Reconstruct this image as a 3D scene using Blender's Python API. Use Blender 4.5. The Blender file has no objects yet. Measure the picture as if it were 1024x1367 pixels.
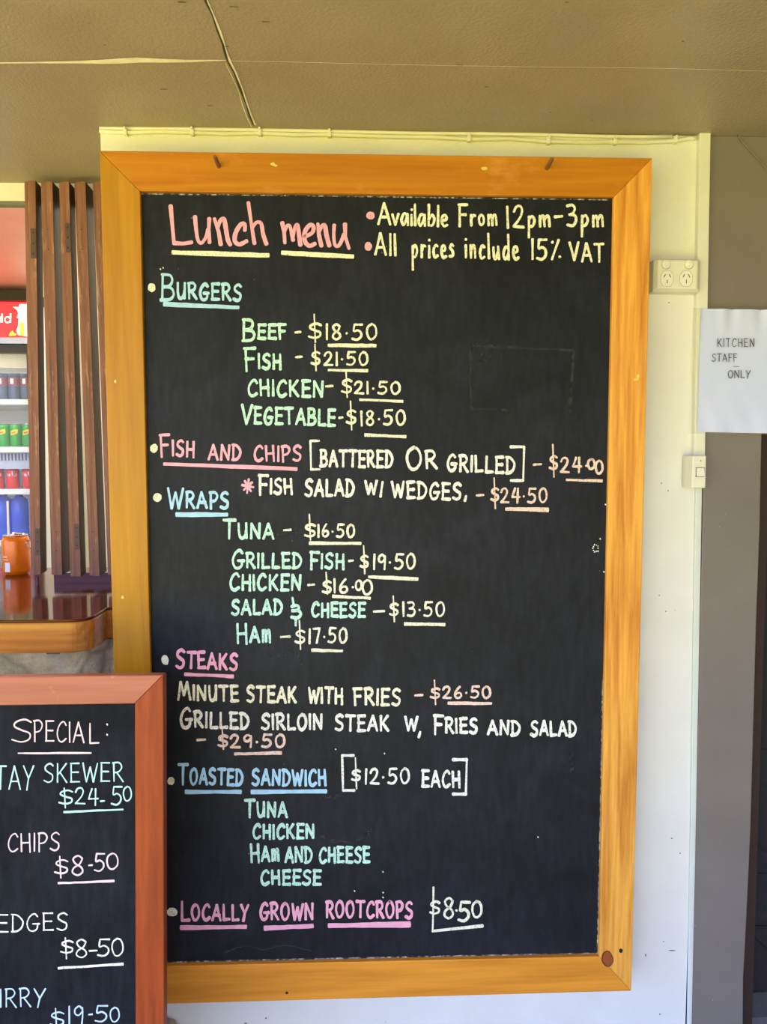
import bpy, bmesh, math, random
from mathutils import Vector, Matrix

random.seed(7)
scene = bpy.context.scene
COL = scene.collection

# ------------------------------------------------------------------ camera
F_PX, CX, CY = 1010.0, 512.0, 683.5          # for a 1024 x 1367 frame
r1 = Vector((0.99930, -0.00405, 0.03722)).normalized()     # world X seen in the camera (x right, y down, z ahead)
r2 = Vector((0.00030, 0.99726, 0.07395))
r2 = (r2 - r1 * r2.dot(r1)).normalized()                    # world down
r3 = r1.cross(r2)                                           # world Y, into the wall
CAM = Vector((0.0, -1.80, 1.55))
cam_data = bpy.data.cameras.new('camera')
cam = bpy.data.objects.new('camera', cam_data)
COL.objects.link(cam)
cam_data.sensor_fit = 'VERTICAL'
cam_data.sensor_height = 36.0
cam_data.lens = 36.0 * F_PX / 1367.0
cam_data.clip_start = 0.02
ax = Vector((r1[0], r3[0], -r2[0]))
ay = -Vector((r1[1], r3[1], -r2[1]))
az = -Vector((r1[2], r3[2], -r2[2]))
cam.matrix_world = Matrix(((ax.x, ay.x, az.x, CAM.x), (ax.y, ay.y, az.y, CAM.y),
                           (ax.z, ay.z, az.z, CAM.z), (0, 0, 0, 1)))
scene.camera = cam

# ------------------------------------------------------------------ world, sun, exposure
SKY_COL, SKY_STR = (0.46, 0.58, 1.0), 5.0
SUN_STR, SUN_COL = 24.0, (1.0, 0.92, 0.74)
KITCHEN_W = 60.0
EXPOSURE = 0.22
world = bpy.data.worlds.new('sky')
scene.world = world
world.use_nodes = True
wn = world.node_tree
bg = wn.nodes['Background']
bg.inputs[0].default_value = (*SKY_COL, 1)
bg.inputs[1].default_value = SKY_STR
sun_d = bpy.data.lights.new('sun', 'SUN')
sun_d.energy = SUN_STR
sun_d.color = SUN_COL
sun_d.angle = 0.02
sun = bpy.data.objects.new('sun', sun_d)
COL.objects.link(sun)
sun.rotation_euler = Vector((0.25, 0.2, -0.95)).to_track_quat('-Z', 'Y').to_euler()
kl_d = bpy.data.lights.new('kitchen_light', 'AREA')
kl_d.energy = KITCHEN_W
kl_d.shape = 'RECTANGLE'
kl_d.size, kl_d.size_y = 1.6, 0.3
kl_d.color = (1.0, 0.97, 0.9)
kl = bpy.data.objects.new('kitchen_light', kl_d)
COL.objects.link(kl)
kl.location = (-1.6, 1.35, 2.84)
vs = scene.view_settings
vs.view_transform = 'Standard'
vs.look = 'None'
vs.exposure = EXPOSURE
vs.gamma = 1.0
vs.use_curve_mapping = False


# ------------------------------------------------------------------ pixel -> place
def ray(px, py):
    d = Vector(((px - CX) / F_PX, (py - CY) / F_PX, 1.0))
    return Vector((d.dot(r1), d.dot(r3), -d.dot(r2)))


def at(px, py, y):
    d = ray(px, py)
    return CAM + d * ((y - CAM.y) / d.y)


def atz(px, py, z):
    d = ray(px, py)
    return CAM + d * ((z - CAM.z) / d.z)


def atx(px, py, x):
    d = ray(px, py)
    return CAM + d * ((x - CAM.x) / d.x)


def atp(px, py, p0, n):
    d = ray(px, py)
    return CAM + d * ((p0 - CAM).dot(n) / d.dot(n))


CEIL = at(512, 175.5, 0.0).z


# ------------------------------------------------------------------ mesh builder
WL = {}


class MB:
    def __init__(self):
        self.v, self.f, self.m = [], [], []
        self.smooth = False

    def poly(self, pts, mi=0):
        b = len(self.v)
        self.v += [Vector(p) for p in pts]
        self.f.append(list(range(b, b + len(pts))))
        self.m.append(mi)

    def prism(self, pts, off, mi=0):
        """polygon pts swept by the vector off, or to the second ring when off is a list"""
        n = len(pts)
        q = off if isinstance(off, list) else [Vector(p) + Vector(off) for p in pts]
        b = len(self.v)
        self.v += [Vector(p) for p in pts] + [Vector(p) for p in q]
        self.f.append(list(range(b, b + n)))
        self.f.append(list(range(b + 2 * n - 1, b + n - 1, -1)))
        for i in range(n):
            j = (i + 1) % n
            self.f.append([b + j, b + i, b + n + i, b + n + j])
        self.m += [mi] * (n + 2)

    def box(self, lo, hi, mi=0):
        x0, y0, z0 = lo
        x1, y1, z1 = hi
        self.prism([(x0, y0, z0), (x1, y0, z0), (x1, y0, z1), (x0, y0, z1)], (0, y1 - y0, 0), mi)

    def slab(self, quad, yf, yb, mi=0):
        """a picture quad standing on plane y=yf, as thick as yb-yf"""
        p = [at(a, b, yf) for a, b in quad]
        self.prism(p, (0, yb - yf, 0), mi)

    def ring(self, rings, cap=True, closed=False, mi=0):
        b = len(self.v)
        n = len(rings[0])
        for r in rings:
            self.v += [Vector(p) for p in r]
        for k in range(len(rings) - 1):
            for i in range(n):
                j = (i + 1) % n
                self.f.append([b + k * n + i, b + k * n + j, b + (k + 1) * n + j, b + (k + 1) * n + i])
                self.m.append(mi)
        if cap:
            self.f.append(list(range(b + n - 1, b - 1, -1)))
            e = b + (len(rings) - 1) * n
            self.f.append(list(range(e, e + n)))
            self.m += [mi, mi]

    def lathe(self, c, prof, n=28, mi=0):
        rings = []
        for r, z in prof:
            rings.append([(c[0] + r * math.cos(2 * math.pi * i / n), c[1] + r * math.sin(2 * math.pi * i / n), c[2] + z)
                          for i in range(n)])
        self.ring(rings, True, mi=mi)

    def tube(self, pts, r, n=8, mi=0):
        pts = [Vector(p) for p in pts]
        rings = []
        for i, p in enumerate(pts):
            t = (pts[min(i + 1, len(pts) - 1)] - pts[max(i - 1, 0)]).normalized()
            u = t.cross(Vector((0, 0, 1)))
            if u.length < 1e-4:
                u = t.cross(Vector((0, 1, 0)))
            u.normalize()
            w = t.cross(u)
            rr = r[i] if isinstance(r, (list, tuple)) else r
            rings.append([p + (u * math.cos(2 * math.pi * k / n) + w * math.sin(2 * math.pi * k / n)) * rr
                          for k in range(n)])
        self.ring(rings, True, mi=mi)

    def build(self, name, mats, parent=None, origin=None, bevel=0.0, smooth=False, segs=2, fix=True):
        if origin is None:
            origin = WL[parent.name] if parent else Vector((0, 0, 0))
        origin = Vector(origin)
        me = bpy.data.meshes.new(name)
        me.from_pydata([tuple(p - origin) for p in self.v], [], self.f)
        mats = mats if isinstance(mats, (list, tuple)) else [mats]
        for m in mats:
            me.materials.append(m)
        for p, mi in zip(me.polygons, self.m):
            p.material_index = mi
            p.use_smooth = smooth
        if fix:
            bm = bmesh.new()
            bm.from_mesh(me)
            bmesh.ops.recalc_face_normals(bm, faces=bm.faces)
            bm.to_mesh(me)
            bm.free()
        me.update()
        o = bpy.data.objects.new(name, me)
        COL.objects.link(o)
        if parent:
            o.parent = parent
            WL[o.name] = WL[parent.name]
        else:
            o.location = origin
            WL[o.name] = origin
        if bevel:
            bv = o.modifiers.new('bevel', 'BEVEL')
            bv.width = bevel
            bv.segments = segs
            bv.limit_method = 'ANGLE'
        return o


def thing(name, label, cat, loc, group=None):
    o = bpy.data.objects.new(name, None)
    COL.objects.link(o)
    o.location = loc
    o.empty_display_size = 0.05
    WL[o.name] = Vector(loc)
    return tag(o, label, cat, group)


def tag(o, label, cat, group=None):
    o['label'] = label
    o['category'] = cat
    if group:
        o['group'] = group
    return o


def struct(o):
    o['kind'] = 'structure'
    return o


def dup(root, loc, label, group=None):
    r = root.copy()
    COL.objects.link(r)
    r.location = loc
    r['label'] = label
    if group:
        r['group'] = group
    for ch in list(root.children):
        c = ch.copy()
        COL.objects.link(c)
        c.parent = r
        for g in list(ch.children):
            d = g.copy()
            COL.objects.link(d)
            d.parent = c
    return r


# ------------------------------------------------------------------ materials
def srgb(r, g, b):
    def f(c):
        c /= 255.0
        return c / 12.92 if c <= 0.04045 else ((c + 0.055) / 1.055) ** 2.4
    return (f(r), f(g), f(b), 1.0)


def base_mat(name, rough=0.6, spec=0.4):
    m = bpy.data.materials.new(name)
    m.use_nodes = True
    nt = m.node_tree
    b = nt.nodes['Principled BSDF']
    b.inputs['Roughness'].default_value = rough
    b.inputs['Specular IOR Level'].default_value = spec
    return m, nt, b


def node(nt, kind, **kw):
    n = nt.nodes.new(kind)
    for k, v in kw.items():
        if k in n.inputs.keys():
            n.inputs[k].default_value = v
        else:
            setattr(n, k, v)
    return n


def coords(nt, scale):
    tc = node(nt, 'ShaderNodeTexCoord')
    mp = node(nt, 'ShaderNodeMapping')
    mp.inputs['Scale'].default_value = scale
    nt.links.new(tc.outputs['Object'], mp.inputs[0])
    return mp.outputs[0]


def ramp(nt, fac, stops):
    r = node(nt, 'ShaderNodeValToRGB')
    e = r.color_ramp.elements
    while len(e) < len(stops):
        e.new(0.5)
    for i, (p, c) in enumerate(stops):
        e[i].position = p
        e[i].color = c
    nt.links.new(fac, r.inputs[0])
    return r.outputs[0]


def mix(nt, fac, a, b, mode='MIX'):
    m = node(nt, 'ShaderNodeMix', data_type='RGBA', blend_type=mode)
    for sock, v in ((m.inputs[0], fac), (m.inputs[6], a), (m.inputs[7], b)):
        if hasattr(v, 'is_linked'):
            nt.links.new(v, sock)
        else:
            sock.default_value = v
    return m.outputs[2]


def noise(nt, vec, scale, detail=4.0, rough=0.55, dist=0.0):
    n = node(nt, 'ShaderNodeTexNoise', Scale=scale, Detail=detail, Roughness=rough, Distortion=dist)
    if vec is not None:
        nt.links.new(vec, n.inputs['Vector'])
    return n.outputs['Fac']


def bump(nt, b, h, strength, dist=0.002):
    bn = node(nt, 'ShaderNodeBump', Strength=strength, Distance=dist)
    nt.links.new(h, bn.inputs['Height'])
    nt.links.new(bn.outputs[0], b.inputs['Normal'])


def paint(name, col, col2=None, rough=0.55, spec=0.35, grain=0.25, gscale=260, specks=None, blot=6.0):
    m, nt, b = base_mat(name, rough, spec)
    v = coords(nt, (1, 1, 1))
    c = mix(nt, ramp(nt, noise(nt, v, blot, 5), [(0.35, (0, 0, 0, 1)), (0.7, (1, 1, 1, 1))]), col, col2 or col)
    if specks:
        vo = node(nt, 'ShaderNodeTexVoronoi', Scale=specks[1], Randomness=1.0)
        nt.links.new(v, vo.inputs['Vector'])
        k = ramp(nt, vo.outputs['Distance'], [(specks[2], (1, 1, 1, 1)), (specks[2] + 0.02, (0, 0, 0, 1))])
        k2 = ramp(nt, noise(nt, v, 9.0, 2), [(0.55, (0, 0, 0, 1)), (0.6, (1, 1, 1, 1))])
        kk = node(nt, 'ShaderNodeMath', operation='MULTIPLY')
        nt.links.new(k, kk.inputs[0])
        nt.links.new(k2, kk.inputs[1])
        c = mix(nt, kk.outputs[0], c, specks[0])
    nt.links.new(c, b.inputs['Base Color'])
    bump(nt, b, noise(nt, v, gscale, 3), grain, 0.0015)
    return m


def wood(name, axis, dark, light, scale=1.0, rough=0.35, spec=0.45, contrast=(0.3, 0.72), worn=None, seed=0.0, coat=0.0):
    m, nt, b = base_mat(name, rough, spec)
    s = [9.0 * scale] * 3
    s['xyz'.index(axis)] = 0.42 * scale
    tc = node(nt, 'ShaderNodeTexCoord')
    mp = node(nt, 'ShaderNodeMapping')
    mp.inputs['Scale'].default_value = s
    mp.inputs['Location'].default_value = (seed, seed * 1.7, seed * 0.6)
    nt.links.new(tc.outputs['Object'], mp.inputs[0])
    v = mp.outputs[0]
    n1 = noise(nt, v, 1.5, 2, 0.45, 0.25)
    mul = node(nt, 'ShaderNodeMath', operation='MULTIPLY')
    nt.links.new(n1, mul.inputs[0])
    mul.inputs[1].default_value = 11.0
    fr = node(nt, 'ShaderNodeMath', operation='PINGPONG')
    nt.links.new(mul.outputs[0], fr.inputs[0])
    fr.inputs[1].default_value = 1.0
    fine = noise(nt, v, 9.0, 6, 0.7)
    mx = node(nt, 'ShaderNodeMath', operation='MULTIPLY_ADD')
    nt.links.new(fr.outputs[0], mx.inputs[0])
    mx.inputs[1].default_value = 0.26
    sc = node(nt, 'ShaderNodeMath', operation='MULTIPLY')
    nt.links.new(fine, sc.inputs[0])
    sc.inputs[1].default_value = 0.8
    nt.links.new(sc.outputs[0], mx.inputs[2])
    c = ramp(nt, mx.outputs[0], [(contrast[0], dark), (contrast[1], light)])
    if worn:
        ws = [1.0, 1.0, 1.0]
        ws['xyz'.index(axis)] = worn[3] if len(worn) > 3 else 1.0
        v2 = coords(nt, ws)
        k = ramp(nt, noise(nt, v2, worn[1], 6, 0.7), [(worn[2], (0, 0, 0, 1)), (worn[2] + 0.14, (0.85, 0.85, 0.85, 1))])
        c = mix(nt, k, c, worn[0])
    nt.links.new(c, b.inputs['Base Color'])
    b.inputs['Coat Weight'].default_value = coat
    b.inputs['Coat Roughness'].default_value = 0.12
    bump(nt, b, fine, 0.12, 0.001)
    return m


def plain(name, col, rough=0.5, spec=0.4, metal=0.0, var=0.06, nscale=40):
    m, nt, b = base_mat(name, rough, spec)
    v = coords(nt, (1, 1, 1))
    d = tuple(max(0, x * (1 - 2.2 * var)) for x in col[:3]) + (1,)
    l = tuple(min(1, x * (1 + var)) for x in col[:3]) + (1,)
    nt.links.new(ramp(nt, noise(nt, v, nscale, 4), [(0.3, d), (0.7, l)]), b.inputs['Base Color'])
    b.inputs['Metallic'].default_value = metal
    return m


def emit(name, col, strength):
    m, nt, b = base_mat(name, 0.4)
    b.inputs['Base Color'].default_value = col
    b.inputs['Emission Color'].default_value = col
    b.inputs['Emission Strength'].default_value = strength
    return m


BOARD_D, BOARD_L = srgb(14, 16, 21), srgb(34, 37, 45)


def chalkboard_mat(name, rough=0.55, spec=0.22):
    m, nt, b = base_mat(name, rough, spec)
    v = coords(nt, (22, 22, 5))
    v1 = coords(nt, (1, 1, 1))
    streak = noise(nt, v, 3.0, 6, 0.7)
    smear = noise(nt, v1, 5.0, 5, 0.6, 1.0)
    ad = node(nt, 'ShaderNodeMath', operation='MULTIPLY')
    nt.links.new(streak, ad.inputs[0])
    nt.links.new(smear, ad.inputs[1])
    c = ramp(nt, ad.outputs[0], [(0.14, BOARD_D), (0.42, BOARD_L)])
    vo = node(nt, 'ShaderNodeTexVoronoi', Scale=34.0, Randomness=1.0)
    nt.links.new(v1, vo.inputs['Vector'])
    k = ramp(nt, vo.outputs['Distance'], [(0.03, (0.5, 0.5, 0.5, 1)), (0.05, (0, 0, 0, 1))])
    k2 = ramp(nt, noise(nt, v1, 7.0, 2), [(0.6, (0, 0, 0, 1)), (0.65, (1, 1, 1, 1))])
    kk = node(nt, 'ShaderNodeMath', operation='MULTIPLY')
    nt.links.new(k, kk.inputs[0])
    nt.links.new(k2, kk.inputs[1])
    c = mix(nt, kk.outputs[0], c, srgb(180, 180, 180))
    nt.links.new(c, b.inputs['Base Color'])
    bump(nt, b, streak, 0.1, 0.0006)
    return m


def chalk_mat(name, col, wear=0.43):
    m, nt, b = base_mat(name, 0.85, 0.2)
    v = coords(nt, (1, 1, 1))
    k = ramp(nt, noise(nt, v, 230.0, 3, 0.7), [(wear - 0.05, (0.5, 0.5, 0.5, 1)), (wear + 0.03, (0, 0, 0, 1))])
    k2 = ramp(nt, noise(nt, v, 55.0, 3, 0.6), [(0.35, tuple(x * 0.86 for x in col[:3]) + (1,)), (0.6, col)])
    nt.links.new(mix(nt, k, k2, BOARD_L), b.inputs['Base Color'])
    return m


def dust_mat(name, col, thr=0.5, scale=60.0):
    m, nt, b = base_mat(name, 0.9, 0.1)
    b.inputs['Base Color'].default_value = col
    v = coords(nt, (1, 1, 1))
    k = ramp(nt, noise(nt, v, scale, 7, 0.75), [(thr, (0, 0, 0, 1)), (thr + 0.15, (0.8, 0.8, 0.8, 1))])
    nt.links.new(k, b.inputs['Alpha'])
    return m


def stone_mat():
    m, nt, b = base_mat('rough_stone', 0.9, 0.2)
    v = coords(nt, (1, 1, 1))
    vo = node(nt, 'ShaderNodeTexVoronoi', Scale=5.0, feature='DISTANCE_TO_EDGE')
    nt.links.new(v, vo.inputs['Vector'])
    c = ramp(nt, noise(nt, v, 14.0, 9, 0.75), [(0.3, srgb(150, 140, 122)), (0.5, srgb(214, 200, 172)), (0.7, srgb(250, 240, 216))])
    e = ramp(nt, vo.outputs['Distance'], [(0.0, (1, 1, 1, 1)), (0.05, (0, 0, 0, 1))])
    nt.links.new(mix(nt, e, c, srgb(165, 154, 136)), b.inputs['Base Color'])
    bump(nt, b, noise(nt, v, 30.0, 8, 0.8), 0.9, 0.02)
    return m


M = {}
M['wall'] = paint('cream_wall_paint', srgb(233, 231, 219), srgb(225, 223, 211), 0.5, 0.3, 0.35, 170,
                  specks=(srgb(110, 100, 90), 30.0, 0.035))
M['trim'] = paint('cream_trim_paint', srgb(230, 228, 212), srgb(222, 219, 200), 0.42, 0.4, 0.12, 120)
M['bead'] = paint('pale_green_bead_paint', srgb(220, 224, 212), srgb(208, 214, 200), 0.5, 0.3, 0.2, 120)
M['ceiling'] = paint('khaki_ceiling_paint', srgb(161, 145, 122), srgb(153, 137, 114), 0.42, 0.45, 1.0, 150,
                     specks=(srgb(90, 78, 58), 22.0, 0.03))
M['grey'] = paint('taupe_panel_paint', srgb(128, 119, 110), srgb(121, 112, 103), 0.4, 0.4, 0.2, 90,
                  specks=(srgb(190, 184, 176), 26.0, 0.02))
M['concrete'] = paint('floor_concrete', srgb(150, 152, 158), srgb(135, 138, 145), 0.6, 0.3, 0.4, 80)
M['lawn'] = paint('lawn_grass', srgb(166, 156, 54), srgb(150, 146, 44), 0.9, 0.1, 0.8, 60)
M['interior'] = paint('kitchen_cream_paint', srgb(240, 236, 215), srgb(235, 228, 205), 0.5, 0.3, 0.1, 100)
M['dark'] = plain('dark_brown_paint', srgb(68, 54, 45), 0.6, 0.2)
M['darkdoor'] = plain('charcoal_door', srgb(48, 47, 46), 0.7, 0.15)
M['groove'] = plain('dark_groove', srgb(15, 15, 16), 0.7)
M['crack'] = plain('crack_shadow', srgb(70, 62, 42), 0.9)
M['flake'] = plain('flaked_paint', srgb(246, 236, 200), 0.8)
M['frame_v'] = wood('pine_stile', 'z', srgb(158, 104, 14), srgb(190, 136, 30), 1.0, 0.42, 0.25, seed=1.3, contrast=(0.15, 0.75))
M['frame_vr'] = wood('pine_stile_grained', 'z', srgb(192, 116, 36), srgb(238, 172, 72), 1.3, 0.42, 0.25, seed=4.1, contrast=(0.3, 0.7))
M['frame_t'] = wood('pine_top_rail', 'x', srgb(164, 92, 14), srgb(198, 130, 26), 1.0, 0.42, 0.25, seed=2.2, contrast=(0.1, 0.8),
                    worn=(srgb(208, 138, 62), 11.0, 0.56, 0.5))
M['frame_b'] = wood('pine_bottom_rail', 'x', srgb(184, 112, 26), srgb(230, 152, 48), 1.0, 0.42, 0.25, seed=6.2, contrast=(0.1, 0.7))
M['red_v'] = wood('reddish_stile', 'z', srgb(116, 42, 14), srgb(162, 74, 30), 1.2, 0.42, 0.2, seed=3.4, contrast=(0.1, 0.8))
M['red_t'] = wood('reddish_rail', 'x', srgb(144, 70, 50), srgb(180, 104, 82), 1.2, 0.32, seed=5.4, contrast=(0.1, 0.8),
                  worn=(srgb(215, 165, 145), 16.0, 0.6))
M['slat'] = wood('weathered_shutter_timber', 'z', srgb(84, 52, 40), srgb(154, 106, 86), 1.8, 0.6, 0.25, seed=7.7,
                 contrast=(0.15, 0.8), worn=(srgb(196, 160, 136), 46.0, 0.55, 0.14))
M['slat_side'] = wood('dark_shutter_face', 'z', srgb(46, 30, 22), srgb(70, 46, 34), 1.8, 0.5, 0.25, seed=2.7)  # shade between the leaves, painted into their side faces
M['hinge'] = plain('rusty_hinge_plate', srgb(92, 70, 62), 0.6, 0.4, 0.2)
M['screw'] = plain('dark_screw', srgb(30, 24, 22), 0.5)
M['mahogany'] = wood('varnished_counter', 'x', srgb(60, 20, 14), srgb(96, 34, 24), 0.9, 0.07, 0.3, seed=8.8)
M['edge'] = wood('varnished_edge_board', 'x', srgb(150, 84, 28), srgb(204, 134, 56), 1.4, 0.22, 0.5, seed=9.9, coat=0.3,
                 contrast=(0.1, 0.8))
M['board'] = chalkboard_mat('chalkboard_black')
M['board2'] = chalkboard_mat('sandwich_chalkboard_black', 0.6, 0.1)
M['stone'] = stone_mat()
M['pvc'] = plain('cream_plastic', srgb(228, 224, 204), 0.35, 0.5, var=0.02)
M['pvc2'] = plain('pale_plastic', srgb(236, 234, 220), 0.3, 0.5, var=0.02)
M['rim'] = plain('moulded_plastic_line', srgb(176, 168, 140), 0.5, var=0.02)  # shadow line round switches and sockets, painted as a darker plate
M['black'] = plain('black_slot', srgb(14, 14, 14), 0.6)
M['peg'] = plain('peg_timber', srgb(120, 84, 56), 0.6)
M['paper'] = paint('white_paper', srgb(208, 214, 246), srgb(200, 208, 242), 0.35, 0.45, 0.15, 40)
M['ink'] = plain('grey_ink', srgb(74, 72, 80), 0.7, var=0.02)
M['silver'] = plain('can_aluminium', srgb(190, 192, 196), 0.25, 0.5, 0.9)
M['orange'] = plain('orange_can_print', srgb(238, 120, 12), 0.25, 0.5, 0.15, var=0.05)
M['white'] = plain('white_print', srgb(238, 238, 240), 0.4, var=0.02)
M['green'] = plain('green_can_print', srgb(20, 150, 60), 0.28, 0.5, 0.2)
M['yellow'] = plain('yellow_print', srgb(250, 205, 30), 0.35)
M['cola'] = plain('red_can_print', srgb(205, 20, 45), 0.28, 0.5, 0.1)
M['blue'] = plain('blue_wrap', srgb(30, 85, 215), 0.25, 0.5)
M['tin'] = plain('dark_blue_can', srgb(60, 85, 120), 0.3, 0.5, 0.2)
M['fridge_w'] = plain('white_fridge_enamel', srgb(225, 228, 235), 0.35, var=0.02)
M['fridge_k'] = plain('fridge_black_trim', srgb(40, 34, 34), 0.4)
M['salmon'] = paint('pale_soffit_paint', srgb(228, 158, 146), srgb(222, 148, 136), 0.4, 0.4, 0.1, 60)
M['sign_red'] = emit('backlit_red_sign', srgb(240, 42, 48), 1.6)
M['sign_white'] = emit('backlit_white_sign', srgb(250, 244, 225), 1.3)
M['sign_yellow'] = emit('backlit_yellow_sign', srgb(250, 190, 60), 1.3)
M['lamp'] = emit('fridge_lamp', (1, 1, 1, 1), 3.0)
g, nt, b = base_mat('door_glass', 0.03, 0.5)
b.inputs['Base Color'].default_value = (0.95, 0.97, 1, 1)
b.inputs['Alpha'].default_value = 0.04
M['glass'] = g
g, nt, b = base_mat('clear_sleeve', 0.12, 0.5)
b.inputs['Base Color'].default_value = srgb(226, 230, 190)
b.inputs['Alpha'].default_value = 0.14
M['sleeve'] = g
CH = {
    'cream': chalk_mat('cream_chalk', srgb(246, 243, 214)),
    'white': chalk_mat('white_chalk', srgb(244, 243, 232)),
    'mint': chalk_mat('mint_chalk', srgb(198, 241, 222)),
    'pinkh': chalk_mat('rose_chalk', srgb(242, 172, 198), 0.25),
    'pink': chalk_mat('pink_chalk', srgb(245, 176, 196), 0.3),
    'blue': chalk_mat('sky_blue_chalk', srgb(174, 217, 242), 0.3),
    'peach': chalk_mat('peach_chalk', srgb(244, 214, 196)),
    'pale': chalk_mat('pale_pink_chalk', srgb(240, 212, 214), 0.32),
    'aqua': chalk_mat('aqua_chalk', srgb(190, 232, 228), 0.32),
    'ice': chalk_mat('ice_blue_chalk', srgb(190, 216, 244), 0.32),
    'ghost': dust_mat('erased_chalk', srgb(62, 64, 66), 0.42, 90.0),
    'dust': dust_mat('chalk_dust', srgb(200, 204, 204), 0.46, 70.0),
}

# ------------------------------------------------------------------ setting
WL_X = at(134, 178, 0).x                      # left end of the cream wall
TRX = at(949, 185, 0).x                       # where the taupe panel begins
DOOR_X = at(1010, 840, 0).x


def box_struct(name, lo, hi, mat):
    mb = MB()
    mb.box(lo, hi)
    return struct(mb.build(name, mat))


box_struct('floor', (-2.8, -2.6, -0.1), (3.2, 0.0, 0.0), M['concrete'])
box_struct('floor_kitchen', (-3.6, 0.0, -0.1), (3.2, 3.0, 0.0), M['concrete'])
box_struct('ground', (-30, -40, -0.35), (30, 10, -0.15), M['lawn'])
ceiling = box_struct('ceiling', (-2.8, -2.6, CEIL), (3.2, 0.42, CEIL + 0.08), M['ceiling'])
mb = MB()                                     # the cream wall, ending in the reveal of the hatch
mb.prism([(WL_X, 0, 0), (TRX + 0.002, 0, 0), (TRX + 0.002, 0.14, 0), (WL_X, 0.14, 0)], (0, 0, CEIL))
struct(mb.build('wall_front', M['wall']))
# taupe timber panel with a slightly wavy door edge
edge = [(1040, 175), (1024, 420), (1017, 580), (1014.5, 703), (1009.5, 841), (1006.8, 942), (1005.4, 990), (1002.5, 1100),
        (999, 1180), (994.5, 1270), (992.5, 1305), (992, 1367)]
pts = [at(948, 178, -0.004), at(939, 640, -0.004), at(929, 1100, -0.004), at(922, 1390, -0.004)]
pts[0].z = CEIL
pts[-1].z = 0
rt = [at(a, b_, -0.004) for a, b_ in edge]
rt[0].z = CEIL
rt.append(Vector((rt[-1].x, -0.004, 0)))
mb = MB()
mb.prism(pts + rt[::-1], (0, 0.11, 0))
struct(mb.build('trim_panel', M['grey'], bevel=0.002))
JX = rt[2].x
mb = MB()                                     # dark stop behind the panel edge
mb.prism([(JX - 0.08, 0.10, 0), (at(1004, 1367, .1).x, 0.10, 0), (at(1018, 900, .1).x, 0.10, CEIL * .5), (at(1026, 560, .1).x, 0.10, CEIL), (JX - 0.08, 0.10, CEIL)], (0, 0.05, 0))
struct(mb.build('trim_door_stop', M['dark']))
mb = MB()
mb.box((JX - 0.1, 0.15, 0), (JX + 0.5, 0.19, CEIL))
door = struct(mb.build('door_1', M['darkdoor']))
mb = MB()
for a, b_ in (((1012, 1129), (1060, 1168)), ((1012, 1166), (1070, 1166)), ((1006, 1236), (1070, 1236)), ((1008, 1252), (1060, 1302)),
              ((1012, 1000), (1060, 1000))):
    p, q = at(*a, 0.149), at(*b_, 0.149)
    n = Vector((q.z - p.z, 0, -(q.x - p.x))).normalized() * 0.0016
    mb.prism([p + n, q + n, q - n, p - n], (0, -0.001, 0))
mb.build('groove', M['groove'], door)
mb = MB()
mb.slab([(1001, 1326), (1070, 1321), (1070, 1420), (998, 1420)], 0.143, 0.149)
mb.build('kick_board', plain('grey_kick_board', srgb(74, 72, 70), 0.7), door)
# wall over and around the hatch, kitchen behind it
hy = 0.362
hz = at(14, 268, hy).z
box_struct('trim_header', (-3.6, hy, hz), (WL_X + 0.02, hy + 0.03, 3.0), M['wall'])
box_struct('trim_lintel', (-3.3, hy + 0.002, hz - 0.010), (WL_X + 0.02, hy + 0.028, hz), plain('grey_lintel_edge', srgb(120, 120, 104), 0.7))  # grey strip standing in for the shadow under the header
box_struct('wall_hatch_left', (-3.6, 0.0, 0), (-3.25, 0.44, 3.0), M['wall'])
box_struct('wall_sill', (-3.4, 0.06, 0), (WL_X + 0.02, 0.3, 1.08), M['interior'])
box_struct('wall_kitchen_back', (-3.6, 2.9, 0), (3.2, 3.0, 3.0), M['interior'])
box_struct('wall_kitchen_left', (-3.6, 0.3, 0), (-3.4, 2.9, 3.0), M['interior'])
box_struct('wall_kitchen_right', (WL_X + 0.02, 0.14, 0), (WL_X + 0.12, 2.9, 3.0), M['interior'])
box_struct('ceiling_kitchen', (-3.6, 0.3, 3.0), (3.2, 3.0, 3.08), M['interior'])
box_struct('wall_right', (JX + 0.5, -14.0, 0), (JX + 0.6, 0.0, 3.2), M['grey'])  # unseen wall added to block light from the right
box_struct('wall_front_far', (JX + 0.45, 0.0, 0), (2.1, 0.14, CEIL), M['grey'])

# ceiling joint and the cracked paint
ZC = CEIL - 0.0012


def ribbon(mb, px, widths, z=None, y=None, off=0.0):
    """a strip along picture points on the ceiling (z) or on a wall (y)"""
    P = [atz(a, b_, z) if z is not None else at(a, b_, y) for a, b_ in px]
    L, R = [], []
    for i, p in enumerate(P):
        t = (P[min(i + 1, len(P) - 1)] - P[max(i - 1, 0)]).normalized()
        n = Vector((-t.y, t.x, 0)) if z is not None else Vector((-t.z, 0, t.x))
        w = widths[i] if isinstance(widths, list) else widths
        L.append(p + n * w)
        R.append(p - n * w)
    for i in range(len(P) - 1):
        mb.poly([L[i], L[i + 1], R[i + 1], R[i]])


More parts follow.
